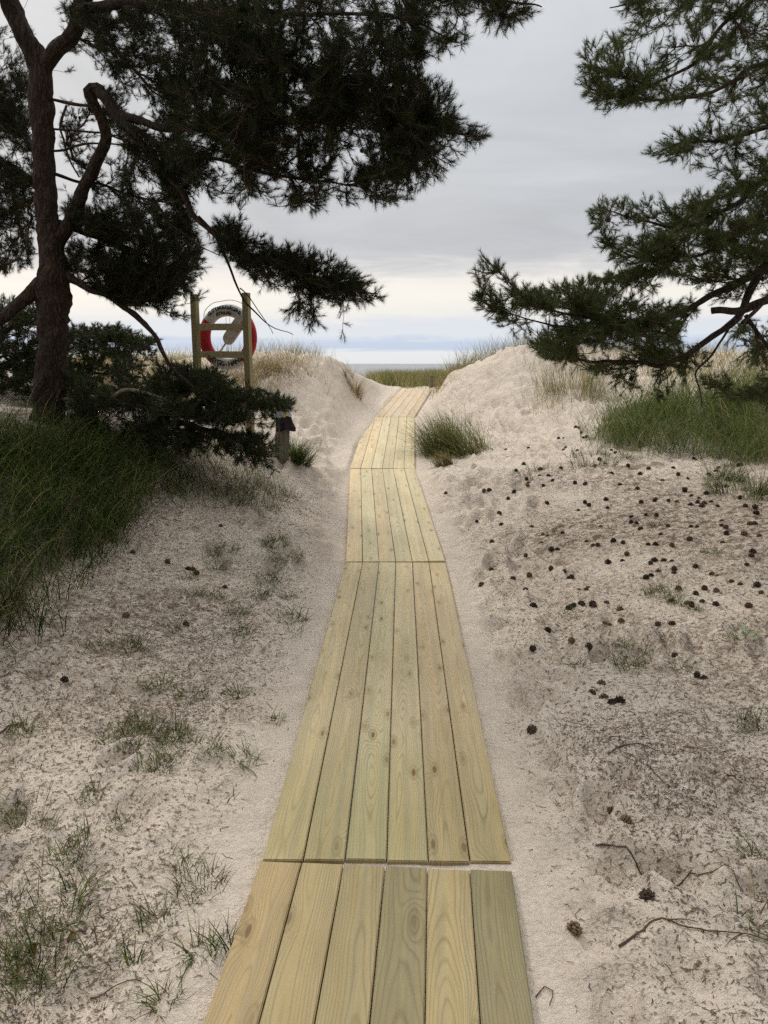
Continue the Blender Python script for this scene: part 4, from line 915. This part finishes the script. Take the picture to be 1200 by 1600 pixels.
c4 = [(338,600),(380,600),(450,603),(545,577),(560,577),(598,552),(606,553),(622,574),(632,572),(655,550),(672,552),(560,607),(567,597),(604,614),(615,565),(710,610),(722,621),(435,650),(490,670),(485,690),(513,690),(527,706),(528,663),(553,665),(412,676),(445,700),(449,722),(407,740),(388,758),(192,746),(311,743),(327,741),(498,717),(660,668),(678,665),(672,640),(690,650),(762,660),(918,684),(950,690),(940,735),(960,747),(985,757),(978,770),(1000,772),(1022,768),(1042,778),(975,632),(1045,662),(1072,697),(1070,720),(1110,660),(737,712),(627,716),(608,788),(640,776),(628,772),(803,778),(845,772),(888,768),(913,770),(1130,790),(1160,797),(825,665),(800,680),(870,700),(1005,745),(993,782),(955,775)]
pts = [(600+x/2, 800+y/2, 'R') for x, y in c6]+[(600+x/2, 400+y/2, 'R') for x, y in c4]+[(x/2, 800+y/2, 'L') for x, y in [(690,46),(523,150),(587,168),(601,168),(614,182),(704,230),(392,327),(582,345),(413,128),(205,533)]]
RC = random.Random(5)
for _k in range(46):
    _x = RC.uniform(820, 1195); _y = RC.uniform(700, 960)
    if _y > 690+(1200-_x)*.12: pts.append((_x, _y, 'R'))
SHP = ('wide open', 'small rounded', 'slender half open', 'flat splayed')
def put_cone(px, py, lab, grp, s=1., col=None, flat=True):
    q = hit(px, py+2); ki = RC.randrange(4); me = CONES[ki]; dark_ = RC.random() < .62; lab = lab.replace('@', ('dark ' if dark_ else 'light brown ')+SHP[ki])
    o = bpy.data.objects.new('pine_cone', me); C.objects.link(o); o.location = (q[0], q[1], q[2]+RC.uniform(-.002, .014)*s)
    o.rotation_euler = (RC.uniform(.9, 1.7) if RC.random() < .6 else RC.uniform(-.3, .3), 0, RC.uniform(0, 6.28)); s *= RC.uniform(.78, 1.12); o.scale = (s, s, s)
    f = RC.uniform(.5, 1.3); col = col or ((.085*f, .058*f, .042*f) if dark_ else (.17*f, .115*f, .075*f)); o.color = (*col, 1); tag(o, lab, 'pine cone', grp)
def cone_zone(px, py):
    if px < 600: return ('on the left sand', 'pine cones on the left sand')
    if px < 800: return ('just right of the boardwalk', 'pine cones close to the boardwalk') if py > 800 else ('on the slope near the marram clump', 'pine cones near the marram clump')
    if py < 735: return ('high on the slope below the green bank', 'pine cones below the green bank')
    if px > 1080: return ('near the right edge above the seedling', 'pine cones near the right edge') if py < 925 else ('near the seedling at the right edge', 'pine cones near the seedling')
    if py < 790: return ('on the pale ridge by dark grass', 'pine cones on the pale ridge')
    if py < 850: return ('in the crowded band across the mid slope', 'pine cones crowding the mid slope')
    if py < 910: return ('in the looser lower band', 'pine cones below the crowded band')
    return ('on the open lower slope', 'pine cones on the open lower slope')
zn = {}
for (px, py, sd) in pts: zn.setdefault(cone_zone(px, py), []).append((px, py))
SIDE = 'leftmost,second from the left,third from the left,fourth from the left,fifth from the left,sixth from the left,seventh from the left,eighth from the left,ninth from the left,tenth from the left,eleventh from the left,twelfth from the left'.split(',')
for (ph, grp), its in zn.items():
    its = sorted(its); m_ = len(its)
    for i, (px, py) in enumerate(its):
        if m_ <= 12: lb = 'pine cone %s, %s there' % (ph, SIDE[i])
        elif i < 4: lb = 'pine cone %s, %s there' % (ph, SIDE[i])
        elif i >= m_-4: lb = 'pine cone %s, %s there' % (ph, SIDE[m_-1-i].replace('left', 'right'))
        else: lb = '@ cone amid those %s' % ph
        put_cone(px, py, lb, grp, 1.0 if py > 800 else 1.1)
put_cone(899, 1454, 'light brown half open pine cone on sand, the one closest to the viewer', None, 1.15, (.22, .15, .10))
put_cone(1011, 1411, 'dark pine cone lying on its side just beyond the light brown one', None, 1.05, (.08, .055, .04))
put_cone(977, 1284, 'pale closed pine cone half sunk in sand right of the second section', None, 1.05, (.20, .14, .09))
put_cone(956, 1265, 'crumbling pine cone touching the pale closed cone', None, .9, (.13, .09, .06))

# ------------------------------------------------------------------ fallen twigs
def twig(pix, rad, label, forks=()):
    P = [hit(*p) for p in pix]; o0 = P[0].copy(); P = [np.r_[p+[0, 0, rad+.002], rad*(1-.6*i/len(P))] for i, p in enumerate(P)]
    pa = catmull(P, .02); pa[:, :2] += RNG.normal(0, .0018, (len(pa), 2)); pa[:, 2] = H(pa[:, 0], pa[:, 1])+rad*.8+.003; V, F = tube(pa[:, :3]-o0, pa[:, 3], 6, .3)
    for fk in forks:
        Q = [hit(*p) for p in fk]; Q = [np.r_[p+[0, 0, rad*.6+.002], rad*.55*(1-.6*i/len(Q))] for i, p in enumerate(Q)]
        pb = catmull(Q, .02); pb[:, 2] = H(pb[:, 0], pb[:, 1])+rad*.8+.003; V2, F2 = tube(pb[:, :3]-o0, pb[:, 3], 5, .3); F = np.r_[F, F2+len(V)]; V = np.r_[V, V2]
    o = quads_to_obj('fallen_twig', V, F, m_twig); o.location = o0; tag(o, label, 'twig')
twig([(966, 1500), (1000, 1478), (1013, 1457), (1060, 1458), (1120, 1464), (1198, 1472)], .0035, 'long crooked brown twig lying on the sand at lower right', [[(1040, 1458), (1062, 1446), (1090, 1450)]])
twig([(948, 1190), (962, 1174), (990, 1169), (1003, 1170), (1030, 1180)], .0035, 'curved brown twig right of the second boardwalk section', [[(1003, 1170), (1012, 1188), (1010, 1200)]])
twig([(930, 1320), (985, 1342), (1060, 1352), (1110, 1380), (1190, 1420)], .0025, 'thin straggling root across the sand near the right edge')
twig([(838, 1560), (850, 1545), (862, 1552), (858, 1575)], .002, 'small curled twig beside the nearest boardwalk section')
twig([(1010, 1200), (1040, 1230), (1052, 1238)], .002, 'short bent twig below the curved brown twig')
twig([(0, 1143), (20, 1140), (36, 1132)], .004, 'dark stick at the left edge of the sand')
twig([(185, 1155), (192, 1140), (196, 1125)], .002, 'thin upright dark stick among the left tufts')
twig([(0, 1068), (30, 1062), (55, 1056)], .0025, 'thin grey stick below the left grass mass')
twig([(140, 1545), (175, 1538), (220, 1532)], .002, 'thin dark stem on the sand at lower left')
# dead leaves
m_leaf, t = material('rust_leaf'); co = t.n('ShaderNodeTexCoord').outputs['Object']; finish(t, t.mix(t.noise(co, 90, 3, .6), (.22, .08, .035), (.35, .15, .07)), .7)
for (px, py, lb) in ((226-112, 1466, 'rust red dead leaf on the sand at lower left'), (52, 1485, 'brown dead leaf beside the lower left tufts'), (1083+58, 1231, 'oval brown leaf on sand near the right edge')):
    q = hit(px, py); bm = bmesh.new(); n = 7
    top = []
    for i in range(n):
        u = i/(n-1); ww = .012*math.sin(math.pi*min(.97, .05+u*.95)); x0 = (u-.5)*.04
        top.append([bm.verts.new((x0, s_*ww, .003+.006*abs(s_)*(.4+u)+.004*math.sin(u*5))) for s_ in (-1, 0, 1)])
    for i in range(n-1):
        for j in range(2): bm.faces.new((top[i][j], top[i+1][j], top[i+1][j+1], top[i][j+1]))
    gm = bmesh.ops.solidify(bm, geom=bm.faces[:], thickness=.0008)
    o = bm_obj('dead_leaf', bm, m_leaf, None, True); o.location = q+np.array([0, 0, .003]); o.rotation_euler = (.2, .1, RC.uniform(0, 6)); tag(o, lb, 'leaf')
# seedling with feathery leaves
m_seed, t = material('seedling_leaf'); finish(t, (.10, .20, .055), .5)
q = hit(1163, 1010); V_ = []; F_ = []
for k_ in range(7):
    a = k_*.9+.2; up = .35+.25*(k_ % 3); stem = [np.array([math.cos(a)*u*.07*(1-up*.4), math.sin(a)*u*.07, .01+math.sin(u*1.7)*.035*up*2]) for u in np.linspace(0, 1, 9)]
    for i in range(1, 9):
        for s_ in (-1, 1):
            b_ = stem[i]; dr = stem[i]-stem[i-1]; dr /= np.linalg.norm(dr); sd = np.cross(dr, [0, 0, 1.]); L = .018*math.sin(.5+i*.3)
            n0 = len(V_); V_ += [b_-dr*.002, b_+dr*.002, b_+sd*s_*L+dr*(L*.6+.002), b_+sd*s_*L+dr*(L*.6-.002)]; F_.append((n0, n0+1, n0+2, n0+3))
        n0 = len(V_); sd = np.cross(stem[i]-stem[i-1], [0, 0, 1.]); sd /= np.linalg.norm(sd)+1e-9
        V_ += [stem[i-1]-sd*.0012, stem[i-1]+sd*.0012, stem[i]+sd*.0012, stem[i]-sd*.0012]; F_.append((n0, n0+1, n0+2, n0+3))
o = mesh_np('seedling', np.array(V_), np.array(F_), m_seed, False); o.location = q; tag(o, 'bright green feathery seedling alone on sand near the right edge', 'plant')

# ------------------------------------------------------------------ life ring stand
m_post, t = material('treated_timber')
oi = t.n('ShaderNodeObjectInfo'); co = t.n('ShaderNodeTexCoord').outputs['Object']
px_, py_, pz_ = t.sep(co); ml = t.noise(t.comb(t.m('MULTIPLY', px_, 60), t.m('MULTIPLY', py_, 60), t.m('MULTIPLY', pz_, 4)), 1.0, 4, .6)
ml2 = t.noise(co, 5, 4, .6)
tc = t.mix(t.mapr(ml, .35, .7), (.30, .235, .12), (.20, .165, .085)); tc = t.mix(t.mapr(ml2, .45, .7, 0.0, .6), tc, (.24, .24, .13))
finish(t, t.mix(1.0, tc, oi.outputs['Color'], 'MULTIPLY'), .75, ml, .3, .003)
SC0 = at(346, 527, 8.97); gz = H([SC0[0]], [8.97], False)[0]
st = empty('life_ring_stand', (SC0[0], 8.97, gz), R(-19.5)); tag(st, 'wooden stand of two posts and two rails on the left dune', 'stand')
zt = at(384, 458, 8.9)[2]-gz; zr1 = at(345, 511, 8.97)[2]-gz; zr2 = at(345, 554, 8.97)[2]-gz
HW = .335
for s_, dz_ in ((-1, 0), (1, .0)):
    bm = bmesh.new(); bm_box(bm, (s_*HW, 0, (zt-.25)/2+dz_), (.072, .072, zt+.25), .004); bm_obj('post', bm, m_post, st).color = (1, 1, 1, 1)
for zr in (zr1, zr2):
    bm = bmesh.new(); bm_box(bm, (0, -.024, zr), (HW*2-.073, .03, .075), .003, Matrix.Rotation(.012, 3, 'Y')); bm_obj('rail', bm, m_post, st).color = (1.35, 1.4, 1.5, 1)
m_white, t = material('white_plastic'); co = t.n('ShaderNodeTexCoord').outputs['Object']; nb = t.noise(co, 9, 5, .6)
finish(t, t.mix(t.mapr(nb, .35, .75), (.62, .61, .58), (.42, .41, .38)), .5)
m_red, t = material('red_plastic'); co = t.n('ShaderNodeTexCoord').outputs['Object']; nb = t.noise(co, 8, 4, .6)
finish(t, t.mix(nb, (.50, .025, .03), (.34, .02, .022)), .45)
m_black, t = material('black_lettering'); finish(t, (.025, .025, .028), .6)
m_rope, t = material('pale_rope'); finish(t, (.5, .48, .42), .8)
# the ring hangs behind the rails
rp = at(355, 527, 9.06)
ring_ = empty('lifebuoy', (rp[0], 9.09, rp[2]), R(-19.5)); tag(ring_, 'white and red lifebuoy hanging on the wooden stand', 'lifebuoy')
RO, RI = .375, .235; RM = (RO+RI)/2; RA_ = (RO-RI)/2; RT_ = .05
def arc(name, a0, a1, mat, ex=0., n=48):
    V = []; nn = max(3, int(n*(a1-a0)/(2*math.pi)))
    for i in range(nn+1):
        a = a0+(a1-a0)*i/nn; c_ = np.array([math.cos(a), 0, math.sin(a)])
        for j in range(14):
            b_ = j/14*2*math.pi; V.append(c_*(RM+(RA_+ex)*math.cos(b_))+np.array([0, (RT_+ex)*math.sin(b_), 0]))
    i_ = np.arange(nn)[:, None]*14; j = np.arange(14)[None]; F = np.stack([i_+j, i_+(j+1) % 14, i_+14+(j+1) % 14, i_+14+j], -1).reshape(-1, 4)
    return mesh_np(name, np.array(V), F, mat, True, parent=ring_)
arc('ring_body', 0, 2*math.pi, m_white, 0, 72)
arc('red_band', R(-52), R(38), m_red, .003); arc('red_band', R(142), R(232), m_red, .003)
def letters(text, radius, a_mid, size, spacing, top=True, yoff=-.0515):
    out = bmesh.new(); n = len(text); x_ = 0; widths = []
    for ch in text:
        cu_ = bpy.data.curves.new('lettering', 'FONT'); cu_.body = ch; cu_.size = size; cu_.extrude = .0008; cu_.align_x = 'CENTER'; cu_.offset = size*.035; cu_.resolution_u = 2
        ob = bpy.data.objects.new('lettering', cu_); C.objects.link(ob); me = bpy.data.meshes.new_from_object(ob)
        bpy.data.objects.remove(ob); bpy.data.curves.remove(cu_)
        i = len(widths); widths.append(1)
        a = a_mid-(i-(n-1)/2)*spacing if top else a_mid+(i-(n-1)/2)*spacing
        M = Matrix.Rotation(R(90), 4, 'X')
        M = Matrix.Rotation(-(a-math.pi/2) if top else -(a+math.pi/2), 4, 'Y') @ Matrix.Translation((0, yoff, (radius if top else -radius)-size*.35)) @ M
        me.transform(M); out.from_mesh(me); bpy.data.meshes.remove(me)
    return bm_obj('lettering', out, m_black, ring_)
letters('GUTTAKRAVÄGENS', .334, R(90), .060, R(5.7)); letters('BYALAG', .276, R(93), .054, R(7.0)); letters('TRYGG-HANSA', .300, R(-90), .078, R(9.4), False, -.052)
def rope(pts, r_=.004, name='rope'):
    pa = catmull([np.r_[p, r_] for p in pts], .03); V, F = tube(pa[:, :3], pa[:, 3], 6, 0); return quads_to_obj(name, V, F, m_rope, ring_)
pr_ = [(math.cos(R(a))*(RO+e), 0, math.sin(R(a))*(RO+e)) for a, e in ((143, .01), (132, .045), (115, .05), (98, .035), (80, .045), (62, .05), (50, .03), (40, .01))]
rope(pr_)
# pale throwing float held slantwise behind the ring
fl = empty('rescue_float', (rp[0], 9.19, rp[2]), R(-19.5)); tag(fl, 'pale paddle shaped rescue float slung slantwise behind the lifebuoy', 'rescue float')
bm = bmesh.new(); out_ = [(-.02, -.085), (.02, -.085), (.06, -.06), (.075, -.02), (.075, .3), (-.075, .3), (-.075, -.02), (-.06, -.06)]
ft = [bm.verts.new((x_, -.02, z_)) for x_, z_ in out_]; f = bm.faces.new(ft); ex = bmesh.ops.extrude_face_region(bm, geom=[f]); bmesh.ops.translate(bm, vec=(0, .04, 0), verts=[v_ for v_ in ex['geom'] if isinstance(v_, bmesh.types.BMVert)])
bmesh.ops.recalc_face_normals(bm, faces=bm.faces); bmesh.ops.bevel(bm, geom=bm.edges[:], offset=.008, segments=2, affect='EDGES')
o = bm_obj('blade', bm, m_white, fl, False); o.rotation_euler = (0, R(40), 0)
V, F = tube(np.array([[0, 0, -.08], [0, 0, -.16], [0, 0, -.24], [0, 0, -.36]]), np.array([.013, .012, .013, .03]), 10); o = quads_to_obj('handle', V, F, m_white, fl); o.rotation_euler = (0, R(40), 0)
V, F = tube(np.array([[-.03, -.01, .35], [-.03, -.01, 0], [-.03, 0, -.35]]), np.array([.003]*3), 5); quads_to_obj('cord', V, F, m_rope, fl)
V, F = tube(np.array([[.02, -.01, .35], [.02, -.01, 0], [.02, 0, -.35]]), np.array([.003]*3), 5); quads_to_obj('cord', V, F, m_rope, fl)

# ------------------------------------------------------------------ weathered post with a cloth on top
m_grey, t = material('weathered_wood'); co = t.n('ShaderNodeTexCoord').outputs['Object']; px_, py_, pz_ = t.sep(co)
gr = t.noise(t.comb(t.m('MULTIPLY', px_, 70), t.m('MULTIPLY', py_, 70), t.m('MULTIPLY', pz_, 5)), 1.0, 5, .65, .4)
finish(t, t.mix(t.mapr(gr, .35, .7), (.24, .22, .17), (.10, .09, .065)), .9, gr, .8, .006)
q = hit(440, 718); P0 = empty('weathered_post', q, R(28)); tag(P0, 'leaning grey weathered post beside the path on the left', 'post')
bm = bmesh.new(); bm_box(bm, (0, 0, .2), (.13, .13, .62), .012); 
for v_ in bm.verts:
    if v_.co.z > .3: v_.co.z += .03*v_.co.x/.065; v_.co.x += .01*math.sin(v_.co.y*40)
o = bm_obj('shaft', bm, m_grey, P0); o.rotation_euler = (0, R(4), 0)
def cloth_m(name, c1, c2):
    m_, t_ = material(name); co_ = t_.n('ShaderNodeTexCoord').outputs['Object']; nn_ = t_.noise(co_, 50, 4, .6); finish(t_, t_.mix(nn_, c1, c2), .95, nn_, .5, .004); return m_
m_dark = cloth_m('dark_cloth', (.012, .010, .016), (.035, .026, .038)); m_pb = cloth_m('pale_blue_cloth', (.38, .40, .46), (.58, .58, .60)); m_yel = cloth_m('yellow_cloth', (.42, .29, .03), (.52, .38, .06))
hz = .50
cl_ = empty('draped_cloth', (q[0]+.035, q[1]-.01, q[2]+hz), R(28)); tag(cl_, 'dark knitted cloth with pale top and yellow stripe hung on the weathered post', 'cloth')
def drape(name, mat, z0, z1, a0, a1, ex, tail=0):
    V = []; nz, na = 14, 28
    for i in range(nz+1):
        u = i/nz; z_ = z1+(z0-z1)*u
        k_ = min(1, (.085-z_)/.1); k_ = max(k_, 0)**.5
        for j in range(na+1):
            a = a0+(a1-a0)*j/na; r_ = (.078*k_+ex)*(1+.10*math.sin(a*5+z_*9)+.05*math.sin(a*11+z_*30)); pull = tail*max(0, math.cos(a+.3))**4*math.exp(-((z_+.17)/.07)**2)
            V.append((math.cos(a)*(r_+pull), math.sin(a)*r_, z_+.012*math.sin(a*3)*u))
    i_ = np.arange(nz)[:, None]*(na+1); j = np.arange(na)[None]; F = np.stack([i_+j, i_+na+1+j, i_+na+2+j, i_+j+1], -1).reshape(-1, 4)
    return mesh_np(name, np.array(V), F, mat, True, parent=cl_)
drape('cloth_body', m_dark, -.20, .02, 0, 2*math.pi, .004, .05); drape('pale_top', m_pb, -.05, .085, 0, 2*math.pi, .008); drape('yellow_stripe', m_yel, -.06, .08, R(-112), R(-92), .012)

# ------------------------------------------------------------------ low post at the far end of the boardwalk
q = hit(677, 606); q = np.array([1.06, 17.1, H([1.06], [17.1], False)[0]])
P1_ = empty('marker_post', q); tag(P1_, 'short grey green post at the far right end of the boardwalk', 'post')
bm = bmesh.new(); bm_box(bm, (0, 0, .1), (.11, .10, .34), .01); bm_obj('shaft', bm, m_grey, P1_)
bm = bmesh.new(); bm_box(bm, (0, -.01, .28), (.10, .09, .02), .006); bm_obj('post_cap', bm, m_pale, P1_)
print('done')
